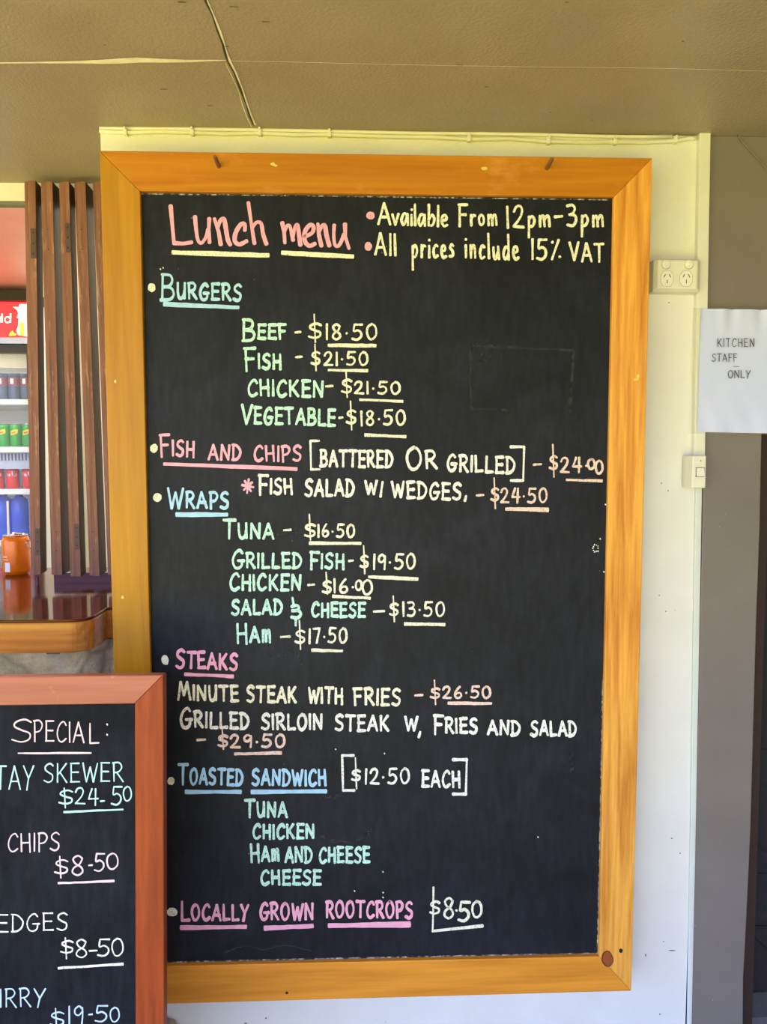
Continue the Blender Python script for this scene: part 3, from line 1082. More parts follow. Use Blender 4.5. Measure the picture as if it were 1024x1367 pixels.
# steaks
DOT(220.5, 881, 4.8, 6.6, 'cream', -0.25)
W('heading', 'STEAKS', 235, 890.5, 316.5, 895, 21, 'pink', hf=24)
U(246.5, 900, 311.5, 903, 'pink', 2.5)
W('menu_item', [('MINUTE', 238, 933.5, 318, 937, 20, 24), ('STEAK', 330, 937, 395, 938, 20.5), ('WITH', 412, 938, 457, 940, 20.5),
                ('FRIES', 472.5, 940, 534.5, 942, 21)], 0, 0, 0, 0, 0, 'cream')
price((574.5, 587, 908, 919, 931.5, 940.5), [('26.50', 591, 931.5, 655, 931.5, 15)], 'peach', dash=(554, 564, 928))
U(598, 938.7, 656.5, 939, 'peach', 2.0)
W('menu_item', [('GRILLED', 241, 970, 332, 973, 20.5, 26), ('SIRLOIN', 349.5, 973.5, 430, 974, 20), ('STEAK', 448, 975, 518.5, 975.5, 20),
                ('W', 541, 975.5, 557, 976, 18.5), (',', 558, 979, 563, 980, 20), ('FRIES', 579, 978, 637, 979, 19, 24), ('AND', 651.5, 980, 694, 981.5, 18.5),
                ('SALAD', 709, 981.5, 769, 982, 19)], 0, 0, 0, 0, 0, 'white')
price((291, 304, 973, 982, 996, 1000), [('29.50', 307.5, 998, 380, 997, 16.5)], 'peach', dash=(263.5, 274, 987.5), rx=1.5, ry=1.7)
U(313, 1006.5, 376, 1005, 'peach', 2.2)

# toasted sandwich
DOT(228.3, 1042.7, 4.8, 5.4, 'cream')
W('heading', [('TOASTED', 238.5, 1046, 323.5, 1048.5, 20.5, 27), ('SANDWICH', 337, 1048, 435, 1048.5, 20.5)], 0, 0, 0, 0, 0, 'blue')
U(247.5, 1057, 322, 1057, 'blue', 2.9)
U(335.5, 1057, 436, 1056.3, 'blue', 3.0)
W('bracket', '[', 455, 1055, 473, 1055, 46.5, 'white', rx=1.5, ry=1.9, jit=0)
price((469.5, 481, 1011.5, 1028.5, 1041.5, 1053), [('12.50', 487.5, 1046.5, 546.5, 1045.5, 19.5)], 'white', rx=1.4, ry=1.55)
W('note', 'EACH', 563.5, 1050, 614, 1051, 21, 'white')
W('bracket', ']', 605, 1060, 624.5, 1060, 46, 'white', rx=1.4, ry=2.3, jit=0)
item('TUNA', 327.5, 1090.5, 383, 1090.5, 19.5, 23)
item('CHICKEN', 338, 1119.5, 419, 1119, 18.5)
W('menu_item', [('HAw', 335, 1150, 372.5, 1149.5, 19.5, 24), ('AND', 381, 1151, 416.5, 1151, 20), ('CHEESE', 426.5, 1151, 493, 1151, 19.5)],
  0, 0, 0, 0, 0, 'mint')
item('CHEESE', 348.5, 1180.5, 428, 1180.5, 18.5)

# rootcrops
DOT(230, 1217.5, 7.4, 5.8, 'cream', -0.1)
W('heading', [('LOCALLY', 242, 1228, 331.5, 1228.5, 20.5, 26), ('GROWN', 347.5, 1227.5, 418, 1227.5, 21.5), ('ROOTCROPS', 435.5, 1224.5, 550.5, 1225, 21)],
  0, 0, 0, 0, 0, 'pink')
U(241, 1238.5, 329, 1237, 'pink', 3.0)
U(353, 1239, 418, 1236, 'pink', 3.3)
U(438.5, 1235.5, 547.5, 1234, 'pink', 3.6)
mb = MB()
sm, pts = P(G['S'][1][0])
stroke(mb, smooth([(574 + a / .62 * 13, 1219.5 - b_ * 16) for a, b_ in pts]), 1.6, 1.7, on_board)
stroke(mb, [(578.7, 1184.5), (578.4, 1215), (577.6, 1243)], 1.2, 1.2, on_board)
stroke(mb, [(577.6, 1243), (610, 1239.5), (644, 1236)], 1.7, 2.1, on_board)
write(mb, '8', 591.5, 1225.5, 606, 1225.5, 27, on_board, 1.6, 1.7)
write(mb, '.', 607, 1226, 611, 1226, 24, on_board, 1.6, 1.6)
write(mb, '5', 612, 1229, 627, 1229, 25, on_board, 1.7, 2.0)
write(mb, '0', 630, 1224.5, 643.5, 1224.5, 21, on_board, 1.7, 1.8)
o = mb.build('price', CH['cream'], panel, fix=False)
o['label'] = 'cream chalk price 8.50 boxed by a corner stroke'

# rubbed-out writing and dust
mb = MB()
stroke(mb, [(629, 461), (700, 464), (766, 468)], 1.5, 2.2, on_board_low)
stroke(mb, [(629, 461), (627, 500), (629, 546)], 2.2, 1.5, on_board_low)
stroke(mb, [(766, 468), (763, 510), (761, 552)], 2.2, 1.5, on_board_low)
stroke(mb, [(629, 546), (680, 548)], 1.5, 2, on_board_low)
write(mb, 'All', 638, 486, 660, 487, 14, on_board_low, 1, 1)
write(mb, 'N/N', 364, 876, 394, 876, 14, on_board_low, 0.9, 0.9)
stroke(mb, smooth([(361, 859), (357, 867), (360, 877)]), 1, 1, on_board_low)
stroke(mb, smooth([(398, 859), (402, 867), (398, 877)]), 1, 1, on_board_low)
stroke(mb, [(368, 716), (378, 713), (396, 711)], 2, 3.2, on_board_low)
stroke(mb, [(762, 1005), (764, 1030)], 2.5, 2, on_board_low)
stroke(mb, [(432, 1063), (445, 1064), (456, 1061)], 2, 3, on_board_low)
stroke(mb, smooth([(430, 1116), (450, 1124), (480, 1120), (497, 1106)]), 2, 2, on_board_low)
stroke(mb, smooth([(300, 1272), (330, 1262), (350, 1268), (380, 1262), (420, 1270)]), 2, 1, on_board_low)
mb.build('erased_writing', CH['ghost'], panel, fix=False)
mb = MB()


def dust_strip(px, wid):
    for i in range(len(px) - 1):
        a, b_ = px[i], px[i + 1]
        dx, dy = wid
        mb.poly([on_board_low(*a), on_board_low(*b_), on_board_low(b_[0] + dx, b_[1] + dy), on_board_low(a[0] + dx, a[1] + dy)])


dust_strip([(205, 1284), (400, 1279.5), (600, 1275.5), (802, 1271.5)], (0, 6))
dust_strip([(809, 900), (804.5, 1140), (801.5, 1278)], (-5, 0))
dust_strip([(186, 258), (400, 260.5), (822, 266)], (0, 1.6))
mb.build('chalk_dust', CH['dust'], panel, fix=False)
mb = MB()
for a in range(10):
    c = 2 * math.pi * a / 10
    r = 4.3 if a % 2 else 3.6
    p0 = (795 + r * .95 * math.cos(c), 732 + r * 1.3 * math.sin(c))
    stroke(mb, [p0, (p0[0] + random.uniform(-1, 1), p0[1] + random.uniform(-1.5, 1.5))], .7, .7, on_board)
for a, b_ in ((217.5, 357), (214, 359), (808, 673), (806, 763), (801, 719), (718, 1117), (513, 1005.5), (448, 1000), (511, 1163.5), (511, 1197.5), (511, 1191), (473, 1189)):
    stroke(mb, [(a, b_), (a + .6, b_ + .9)], .8, .8, on_board)
mb.build('chalk_speck', CH['white'], panel, fix=False)

# ------------------------------------------------------------------ sandwich board with the specials
P0 = at(218, 901, -0.34)
tilt = math.radians(4.6)
vdn = Vector((0, -math.sin(tilt), -math.cos(tilt)))         # down along the board
nrm = Vector((0, -math.cos(tilt), math.sin(tilt)))          # out of its face
hgt = (P0.z - 0.06) / math.cos(tilt)


def sp(px, py, off=0.0):
    return atp(px, py, P0 + nrm * off, nrm)


iTR = sp(180, 939.5)
wR = P0.x - iTR.x
wT = (P0 - iTR).dot(-vdn)
lx = sp(-150, 905).x


def bp(x, s, off=0.0):
    """x in the world, s metres down the board face, off out of the face"""
    return Vector((x, 0, 0)) + Vector((0, P0.y, P0.z)) + vdn * s + nrm * off


foot = bp((lx + P0.x) / 2, hgt)
sb = thing('sandwich_board', 'standing red-brown framed chalkboard of specials in front of the counter', 'sandwich board', (foot.x, P0.y, 0))
rx0, rx1 = lx, P0.x
T = 0.026
for nm, pts_, mt in (
        ('top_rail', [(rx0, 0), (rx1, 0), (rx1 - wR, wT), (rx0 + wR, wT)], 'red_t'),
        ('right_stile', [(rx1, 0), (rx1, hgt), (rx1 - wR, hgt), (rx1 - wR, wT)], 'red_v'),
        ('left_stile', [(rx0, 0), (rx0, hgt), (rx0 + wR, hgt), (rx0 + wR, wT)], 'red_v'),
        ('bottom_rail', [(rx0 + wR, hgt - 0.14), (rx1 - wR, hgt - 0.14), (rx1 - wR, hgt - 0.14 + wT), (rx0 + wR, hgt - 0.14 + wT)], 'red_t')):
    mb = MB()
    mb.prism([bp(a, s) for a, s in pts_], -nrm * T)
    mb.build(nm, M[mt], sb, bevel=0.002)
for x in (rx0, rx1 - wR):
    mb = MB()
    mb.prism([bp(x, hgt - 0.001, -0.002), bp(x + wR, hgt - 0.001, -0.002), bp(x + wR, hgt - 0.001, -T + .002), bp(x, hgt - 0.001, -T + .002)],
             [Vector((q_.x, q_.y, 0.0)) for q_ in (bp(x, hgt, -0.002), bp(x + wR, hgt, -0.002), bp(x + wR, hgt, -T + .002), bp(x, hgt, -T + .002))])
    mb.build('foot', M['red_v'], sb)
mb = MB()
mb.prism([bp(a, s, -0.006) for a, s in ((rx0 + wR - .006, wT - .006), (rx1 - wR + .006, wT - .006), (rx1 - wR + .006, hgt - .13), (rx0 + wR - .006, hgt - .13))], -nrm * 0.01)
panel2 = mb.build('chalkboard', M['board2'], sb)
# rear prop of the A-frame
rb = []
mb = MB()
ztop = P0.z - 0.02
for x in (rx0 + 0.06, rx1 - wR - 0.10):
    yt, yb_ = P0.y + T + 0.012, P0.y + 0.2
    mb.prism([(x, yt, ztop), (x + wR, yt, ztop), (x + wR, yt + 0.022, ztop), (x, yt + 0.022, ztop)],
             [Vector((x, yb_, 0)), Vector((x + wR, yb_, 0)), Vector((x + wR, yb_ + 0.022, 0)), Vector((x, yb_ + 0.022, 0))])
mb.box((rx0 + .08, P0.y + 0.15, 0.28), (rx1 - .12, P0.y + 0.17, 0.33))
mb.build('rear_prop', M['red_v'], sb)
for x in (rx0 + 0.08, rx1 - 0.13):
    mb = MB()
    mb.box((x - .015, P0.y + T - 0.004, ztop - 0.03), (x + .015, P0.y + T + 0.016, ztop + 0.004))
    mb.build('hinge', M['hinge'], sb)


def on_sp(px, py):
    return sp(px, py, -0.0052)


S_ = dict(place=on_sp, par=panel2, rx=0.95, ry=1.05, jit=0.02)


def S(name, text, x0, y0, x1, y1, h, col, hf=None, gap=.2):
    return W(name, text, x0, y0, x1, y1, h, col, hf, gap=gap, **S_)


S('special_heading', [('S', 15, 990, 43, 983, 30), ('PECIA', 45, 988.5, 112, 991.5, 27), ('L', 119, 992.5, 132, 992, 27), (':', 141.5, 987, 145, 987, 24)], 0, 0, 0, 0, 0, 'pale')
U(24, 1005.5, 122, 1005, 'pale', 1.5, on_sp, panel2, 0.4)
S('special_item', [('SATAY', -42, 1054, 45, 1053, 31, 30), ('SKEWER', 58.5, 1044.5, 164.5, 1043, 25)], 0, 0, 0, 0, 0, 'aqua')


def sprice(d, digits, col, dash):
    mb = MB()
    l, r, bt, st, sb_, bb = d
    h = sb_ - st
    sm, pts = P(G['S'][1][0])
    stroke(mb, smooth([(l + a / .62 * (r - l), sb_ - b_ * h) for a, b_ in pts]), 1, 1.1, on_sp)
    m = (l + r) / 2 - 1
    stroke(mb, [(m - 1, bt), (m + .5, bb)], 0.9, 1, on_sp)
    for a in digits:
        write(mb, a[0], a[1], a[2], a[3], a[4], a[5], on_sp, 1.0, 1.1, None, 0.02, 0.2)
    stroke(mb, [(dash[0], dash[2]), (dash[1], dash[2] - .5)], 1.0, 1.1, on_sp)
    o = mb.build('special_price', CH[col], panel2, fix=False)
    o['label'] = NICE[col] + ' chalk price ' + '-'.join(a[0] for a in digits)


sprice((78, 97.5, 1052, 1055, 1073, 1078.5), [('24', 100, 1073, 131, 1075, 21), ('5', 149, 1074.5, 163, 1074.5, 24), ('0', 164.5, 1069, 176, 1069, 19)], 'aqua', (134.5, 139.5, 1069.5))
U(85, 1084, 164.5, 1080.3, 'aqua', 1.35, on_sp, panel2)
S('special_item', 'CHIPS', 10.5, 1137, 79.5, 1135, 24, 'pale')
sprice((72.5, 91, 1143, 1148, 1166, 1172), [('8', 94.5, 1168, 112, 1167, 26), ('5', 126, 1163, 140, 1163, 23), ('0', 142, 1160, 158, 1160, 21)], 'pale', (118.5, 123, 1155.3))
U(77.5, 1179, 152.5, 1176, 'pale', 1.6, on_sp, panel2)
S('special_item', 'WEDGES', -30, 1245, 90.5, 1241, 23, 'white')
sprice((80.5, 98, 1252, 1256, 1272, 1280), [('8', 100, 1278, 117, 1278, 24), ('5', 130.5, 1276, 147, 1276, 22), ('0', 149, 1275.5, 165, 1275.5, 23)], 'white', (119.5, 129.5, 1269.3))
U(77.5, 1292.5, 164.5, 1287, 'white', 1.8, on_sp, panel2)
S('special_item', 'CURRY', -32, 1345, 60.5, 1343, 24, 'ice')
sprice((66.5, 86, 1346, 1351, 1369, 1376), [('19', 91.5, 1367, 111, 1367, 24), ('5', 127, 1364, 144, 1364, 21), ('0', 146.5, 1364, 159.5, 1364, 19)], 'ice', (118.5, 123, 1354.5))

# ------------------------------------------------------------------ counter
CZ = atz(300, 800, 1.19).z
CZ = 1.55 - 0.358
p_front = atz(112, 827, CZ)
cyf = p_front.y
cxr = atz(122, 824, CZ).x
cth = 0.075
hx = at(133, 700, 0.0).x
foot_ = []
R = 0.045
for k in range(9):
    a = -math.pi / 2 + k / 8 * math.pi / 2
    foot_.append((cxr - R + R * math.cos(a), cyf + R + R * math.sin(a)))
foot_ = [(-3.2, cyf)] + foot_ + [(cxr, -0.004), (WL_X - 0.002, -0.004), (WL_X - 0.002, 0.66), (-3.2, 0.66)]
cnt = thing('counter', 'dark varnished timber serving counter with a rounded corner on the stone wall', 'counter', (-1.9, cyf + 0.2, CZ - cth))
mb = MB()
mb.prism([(a, b_, CZ - 0.006) for a, b_ in foot_], (0, 0, 0.006))
mb.build('counter_top', M['mahogany'], cnt, bevel=0.002)
mb = MB()
mb.prism([(a, b_, CZ - cth) for a, b_ in foot_], (0, 0, cth - 0.006))
mb.build('edge_board', M['edge'], cnt, bevel=0.004)
mb = MB()
p = at(72, 874, cyf + 0.03)
mb.box((p.x - 0.012, cyf + 0.02, CZ - cth - 0.007), (p.x + 0.016, -0.02, CZ - cth))
mb.build('bracket', plain('grey_bracket_steel', srgb(96, 96, 98), 0.5, metal=0.5), cnt)

mb = MB()
gx = at(72, 772, 0.345).x
mb.box((gx, 0.345, CZ), (WL_X - 0.004, 0.40, CZ + 0.03))
struct(mb.build('trim_shutter_track', M['mahogany']))  # strip added to darken the band and reflection under the leaves

# rough stone wall under the counter
mb = MB()
nx, nz = 90, 36
x0, x1 = -3.2, -0.44
ztop = CZ - cth - 0.001
rows = []
random.seed(3)
for j in range(nz + 1):
    row = []
    z = ztop * j / nz
    xr = x1 if z < 0.15 else (-0.585 if z > 0.21 else x1 + (-0.585 - x1) * (z - 0.15) / 0.06)
    for i in range(nx + 1):
        x = x0 + (xr - x0) * i / nx
        y = -0.022 + random.uniform(-0.008, 0.008) if 0 < i < nx else -0.004
        row.append((x, min(y, -0.004), z))
    rows.append(row)
b0 = len(mb.v)
for r_ in rows:
    mb.v += [Vector(q_) for q_ in r_]
for j in range(nz):
    for i in range(nx):
        a = b0 + j * (nx + 1) + i
        mb.f.append([a, a + 1, a + nx + 2, a + nx + 1])
        mb.m.append(0)
struct(mb.build('wall_stone', M['stone'], smooth=True))
mb = MB()
mb.box((-3.2, -0.004, 0), (WL_X, 0.058, ztop))
struct(mb.build('wall_stone_backing', M['stone']))

# ------------------------------------------------------------------ shutter stack
SY = atz(48, 786, CZ).y - 0.01
SY = 0.295
LAB = ['leftmost weathered timber shutter leaf of the folded stack, beside the hatch opening',
       'second weathered timber shutter leaf from the left in the folded stack',
       'middle weathered timber shutter leaf of the folded stack with a short rusty hinge plate',
       'fourth weathered timber shutter leaf from the left in the folded stack',
       'rightmost weathered timber shutter leaf of the stack, half hidden by the menu board']
# front face: top left, top right, bottom right, bottom left ; depth
SL = [((31, 241), (47.5, 241), (54.5, 767), (40, 768), 0.042, 29),
      ((53, 242), (70, 242), (83, 768), (67.5, 768), 0.060, 57),
      ((77.5, 242), (92, 242), (108, 770), (92.5, 770), 0.042, 0),
      ((98, 242), (114, 242), (133, 769), (118.5, 769), 0.060, 0),
      ((122.5, 242), (137, 242), (157, 768), (143, 768), 0.042, 0)]
for i, (a, b_, c, d, dep, _) in enumerate(SL):
    pts_ = [at(*q_, SY) for q_ in (a, b_, c, d)]
    bot = (pts_[2] + pts_[3]) / 2
    t = thing('shutter_leaf', LAB[i], 'shutter', (bot.x, SY, bot.z), 'folded shutter leaves beside the hatch')
    mb = MB()
    # a shallow rebate runs down the left third of the edge
    u = 0.36
    tl, tr, br, bl = pts_
    tm, bm_ = tl.lerp(tr, u), bl.lerp(br, u)
    stp = Vector((0, 0.006, 0))
    ring_t = [tl + stp, tm + stp, tm, tr, tr + Vector((0, dep, -0.004)), tl + Vector((0, dep, -0.004))]
    ring_b = [bl + stp, bm_ + stp, bm_, br, br + Vector((0, dep, 0.004)), bl + Vector((0, dep, 0.004))]
    mb.prism(ring_t, ring_b)
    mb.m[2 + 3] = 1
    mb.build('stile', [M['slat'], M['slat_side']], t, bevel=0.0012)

    def along(py, f0, f1):
        k = (py - a[1]) / (d[1] - a[1])
        l_, r_ = tl.lerp(bl, k), tr.lerp(br, k)
        return l_.lerp(r_, f0), l_.lerp(r_, f1)
    plates = {0: [(303, 342), (704, 741)], 2: [(296, 334), (697, 732)]}.get(i, [])
    for (pa, pb) in plates:
        l0, r0 = along(pa, 0.55, 1.0)
        l1, r1_ = along(pb, 0.55, 1.0)
        mb = MB()
        o_ = Vector((0, -0.0022, 0))
        mb.prism([l0 + o_, r0 + o_, r1_ + o_, l1 + o_], (0, 0.0022, 0))
        hp = mb.build('hinge_plate', M['hinge'], t)
        for k in (0.15, 0.5, 0.85):
            mb = MB()
            c_ = (l0.lerp(l1, k) + r0.lerp(r1_, k)) / 2 + Vector((0, -0.0028, 0))
            mb.poly([c_ + Vector((math.cos(w_) * .0022, 0, math.sin(w_) * .0022)) for w_ in [2 * math.pi * z_ / 8 for z_ in range(8)]])
            mb.build('screw', M['screw'], hp)
    if i in (1, 3):
        for py in (304, 330, 708, 734):
            mb = MB()
            l0, r0 = along(py, 0.55, 0.6)
            c_ = l0 + Vector((0, -0.0006, 0))
            mb.poly([c_ + Vector((math.cos(w_) * .0016, 0, math.sin(w_) * .0016)) for w_ in [2 * math.pi * z_ / 8 for z_ in range(8)]])
            mb.build('nail_hole', M['screw'], t)
    if i == 0:
        mb = MB()
        c_ = at(50, 770, SY + 0.02)
        mb.tube([(c_.x, SY + 0.02, c_.z), (c_.x, SY + 0.02, CZ)], 0.004, 10)
        mb.build('pivot_pin', M['hinge'], t)
        mb = MB()
        c_ = at(39.5, 726, SY + 0.012)
        mb.tube([c_ + Vector((0.004, 0, 0.010)), c_ + Vector((-0.006, 0, 0.008)), c_ + Vector((-0.010, 0, 0.002)), c_ + Vector((-0.006, 0, -0.006)), c_ + Vector((0.004, 0, -0.014))], 0.0016, 6)
        mb.build('hook', M['silver'], t)

# ------------------------------------------------------------------ cans
def can(name, body, r, h, label, cat, loc, group=None, style=None):
    t = thing(name, label, cat, loc, group)
    mb = MB()
    mb.lathe(loc, [(r * .76, 0.0), (r * .80, 0.002), (r * .97, 0.010), (r, 0.014), (r, h - 0.020), (r * .985, h - 0.017), (r * .86, h - 0.004)], 28)
    mb.build('body', body, t, smooth=True)
    mb = MB()
    mb.lathe(loc, [(r * .86, h - 0.0041), (r * .88, h - 0.002), (r * .88, h), (r * .82, h), (r * .80, h - 0.004), (r * .3, h - 0.0042)], 28)
    mb.build('lid', M['silver'], t, smooth=True)
    return t


def wrap(mb, c, r, a0, a1, z0, z1, n=6, sl=0.0):
    """curved patch on a can; angles in radians, -pi/2 faces the camera"""
    for k in range(n):
        u0, u1 = a0 + (a1 - a0) * k / n, a0 + (a1 - a0) * (k + 1) / n
        s0, s1 = sl * k / n, sl * (k + 1) / n
        mb.poly([(c[0] + r * math.cos(u0), c[1] + r * math.sin(u0), c[2] + z0 + s0), (c[0] + r * math.cos(u1), c[1] + r * math.sin(u1), c[2] + z0 + s1),
                 (c[0] + r * math.cos(u1), c[1] + r * math.sin(u1), c[2] + z1 + s1), (c[0] + r * math.cos(u0), c[1] + r * math.sin(u0), c[2] + z1 + s0)])


cl = atz(20.5, 767, CZ)
crad = (at(37.5, 742, cl.y).x - at(2, 742, cl.y).x) / 2
ch = at(20, 714, cl.y).z - CZ
cl = Vector((cl.x, cl.y + 0.01, CZ))
oc = can('drink_can', M['orange'], crad, ch, 'orange soft drink can with a straw on the counter', 'can', cl)
mb = MB()
wrap(mb, cl, crad + 0.0004, -2.05, -1.62, 0.012, 0.040)
mb.build('nutrition_panel', M['white'], oc)
mb = MB()
wrap(mb, cl, crad + 0.0003, -2.25, -1.8, 0.055, 0.060)
wrap(mb, cl, crad + 0.0003, -2.25, -1.75, 0.047, 0.050)
mb.build('print_band', plain('pale_orange_print', srgb(245, 190, 130), 0.4), oc)
mb = MB()
mb.tube([cl + Vector((0.012, 0.012, ch)), cl + Vector((0.004, -0.006, ch + 0.003)), cl + Vector((0.002, -0.018, ch + 0.006))], 0.004, 6)
mb.build('ring_pull', M['silver'], oc)
st = at(11.5, 714, cl.y)
sx = at(10, 669, cl.y)
mb = MB()
mb.tube([(st.x, cl.y, CZ + 0.03), (st.x, cl.y, st.z), (sx.x, cl.y, sx.z)], 0.0030, 10)
tag(mb.build('drinking_straw', M['white'], origin=(st.x, cl.y, CZ + 0.03), smooth=True), 'white straw standing in the orange can', 'straw')

# ------------------------------------------------------------------ drinks fridge seen through the hatch
FY = 2.05
def fx(px, py=560, y=FY): return at(px, py, y).x
def fz(py, px=18, y=FY): return at(px, py, y).z
fr_, fl_ = fx(47), fx(47) - 0.72
ft = fz(388)
fb = 0.0
DP = 0.62
fr = thing('drinks_fridge', 'glass-door drinks fridge with a red lit sign behind the hatch', 'fridge', ((fl_ + fr_) / 2, FY + DP / 2, 0))
mb = MB()                                      # cabinet shell, open at the front
zs1, zs0 = fz(466), 0.25
mb.box((fl_, FY + 0.05, fb), (fl_ + 0.04, FY + DP, ft - .02))
mb.box((fr_ - 0.03, FY + 0.05, fb), (fr_, FY + DP, ft - .02))
mb.box((fl_ + .04, FY + DP - 0.04, fb), (fr_ - .03, FY + DP, ft - .02))
mb.box((fl_ + .04, FY + 0.05, zs1), (fr_ - .03, FY + DP - .04, ft - .02))
mb.box((fl_ + .04, FY + 0.05, fb), (fr_ - .03, FY + DP - .04, zs0))
mb.build('cabinet', M['fridge_w'], fr)
mb = MB()
mb.box((fl_ - .004, FY - 0.02, fz(402)), (fr_ + .004, FY + DP, ft))
mb.build('top_cap', M['fridge_k'], fr)
mb = MB()
z0, z1 = fz(451), fz(403)
mb.box((fl_, FY, z0), (fr_, FY + 0.05, z1))
sg = mb.build('header_sign', M['sign_red'], fr)
mb = MB()
star = [(34.5, 406), (26, 406), (25, 410), (17, 409.5), (23, 414), (24.5, 419), (22, 424), (25, 425), (24, 436), (22, 441), (24, 447), (34.5, 449), (46, 449), (46, 406)]
mb.poly([at(a, b_, FY - 0.002) for a, b_ in star])
mb.build('splash_print', M['sign_white'], sg, fix=False)
mb = MB()
for q_ in ([(26, 431), (32, 430), (33, 448), (26.5, 448)], [(12, 447), (14, 443), (17, 441.5), (19, 445), (22, 445), (21, 448), (12.5, 448.5)]):
    mb.poly([at(a, b_, FY - 0.003) for a, b_ in q_])
mb.build('yellow_print', M['sign_yellow'], sg, fix=False)
mb = MB()
fp = lambda a, b_: at(a, b_, FY - 0.003)
stroke(mb, smooth([(-.6, 423), (-2.6, 423.6), (-3.8, 426), (-2.6, 429.2), (0, 429.6), (1.2, 426.5), (-.6, 423)]), .9, .9, fp)
stroke(mb, [(2.8, 419.5), (2.8, 430)], .95, .8, fp)
stroke(mb, [(14, 419), (14, 430.3)], .95, .8, fp)
stroke(mb, smooth([(13.6, 425), (10.5, 423), (7.4, 424), (6.6, 427), (8, 430), (11, 430.4), (13.6, 428.6)]), .95, .9, fp)
mb.build('sign_lettering', M['sign_white'], sg, fix=False)
mb = MB()
mb.box((fl_, FY - 0.01, fz(459)), (fr_, FY + 0.05, z0))
mb.build('silver_trim', M['silver'], fr)
mb = MB()                                      # door
zd1 = fz(460)
mb.box((fl_, FY - 0.005, fz(471)), (fr_, FY + 0.045, zd1))
mb.box((fl_, FY - 0.005, 0.2), (fr_, FY + 0.045, 0.3))
mb.box((fl_, FY - 0.005, 0.3), (fl_ + 0.04, FY + 0.045, fz(471)))
mb.box((fr_ - 0.03, FY - 0.005, 0.3), (fr_, FY + 0.045, fz(471)))
dr = mb.build('door_frame', M['fridge_k'], fr)
mb = MB()
mb.box((fl_ + .04, FY + 0.02, 0.3), (fr_ - .03, FY + 0.024, fz(471)))
mb.build('door_glass', M['glass'], dr)
SYF, SYB = FY + 0.09, FY + DP - 0.06
shelf_py = [(533, 540), (596.5, 604), (653, 660), (722, 729)]
for a, b_ in shelf_py:
    mb = MB()
    mb.box((fl_ + .045, SYF - 0.02, at(18, b_, SYF - .02).z), (fr_ - .035, SYB, at(18, a, SYF - .02).z))
    mb.build('shelf', M['fridge_w'], fr)
mb = MB()                                      # slotted price rail under the can shelf
zt, zb = at(18, 605, SYF).z, at(18, 626, SYF).z
mb.box((fl_ + .045, SYF + .0, zb), (fr_ - .035, SYF + .004, zt))
rl = mb.build('vent_rail', plain('grey_vent_panel', srgb(165, 178, 205), 0.4), fr)
for k in range(14):
    x = at(44 - k * 4.6, 610, SYF).x
    mb = MB()
    mb.box((x - .0034, SYF - .001, at(18, 615, SYF).z), (x + .0034, SYF, at(18, 605, SYF).z))
    mb.build('slot', plain('slot_grey', srgb(70, 80, 110), 0.6) if k == 0 else bpy.data.materials['slot_grey'], rl)
mb = MB()
mb.box((fl_ + .1, FY + .1, zs1 - .02), (fr_ - .08, FY + .14, zs1 - .001))
mb.build('lamp_tube', M['lamp'], fr)
mb = MB()                                      # valance of pale plastic at the top
mb.box((fl_ + .045, SYF - .03, at(18, 492, SYF).z), (fr_ - .035, SYF - .02, at(18, 471, SYF).z))
mb.build('valance', M['white'], fr)

CR = 0.033


def shelf_row(py_shelf, pxs, maker):
    z = at(18, py_shelf, SYF - .02).z
    for k, px in enumerate(pxs):
        x = at(px, py_shelf - 10, SYF + CR).x
        maker(k, Vector((x, SYF + CR + 0.005, z)))


WHERE = ['nearest the shutters', 'second from the shutters', 'third from the shutters', 'fourth from the shutters']
grp = {}


def row(tag_, py, pxs, body, h, labels, deco):
    z = at(18, py, SYF - .02).z
    first = None
    for k, px in enumerate(pxs):
        loc = Vector((at(px, py - 8, SYF + CR).x, SYF + CR + 0.005, z))
        if first is None:
            first = can('drink_can', body, CR * 0.98, h, labels[0], 'can', loc, tag_)
            deco(first, loc)
        else:
            dup(first, loc, labels[k], tag_)


def deco_green(t, c):
    mb = MB()
    wrap(mb, c, CR * .985, -2.1, -1.0, 0.058, 0.080, 6, 0.012)
    mb.build('yellow_band', M['yellow'], t)
    mb = MB()
    wrap(mb, c, CR * .99, -1.9, -1.3, 0.066, 0.074, 5, 0.006)
    mb.build('brown_band', plain('brown_print', srgb(190, 100, 30), 0.4), t)


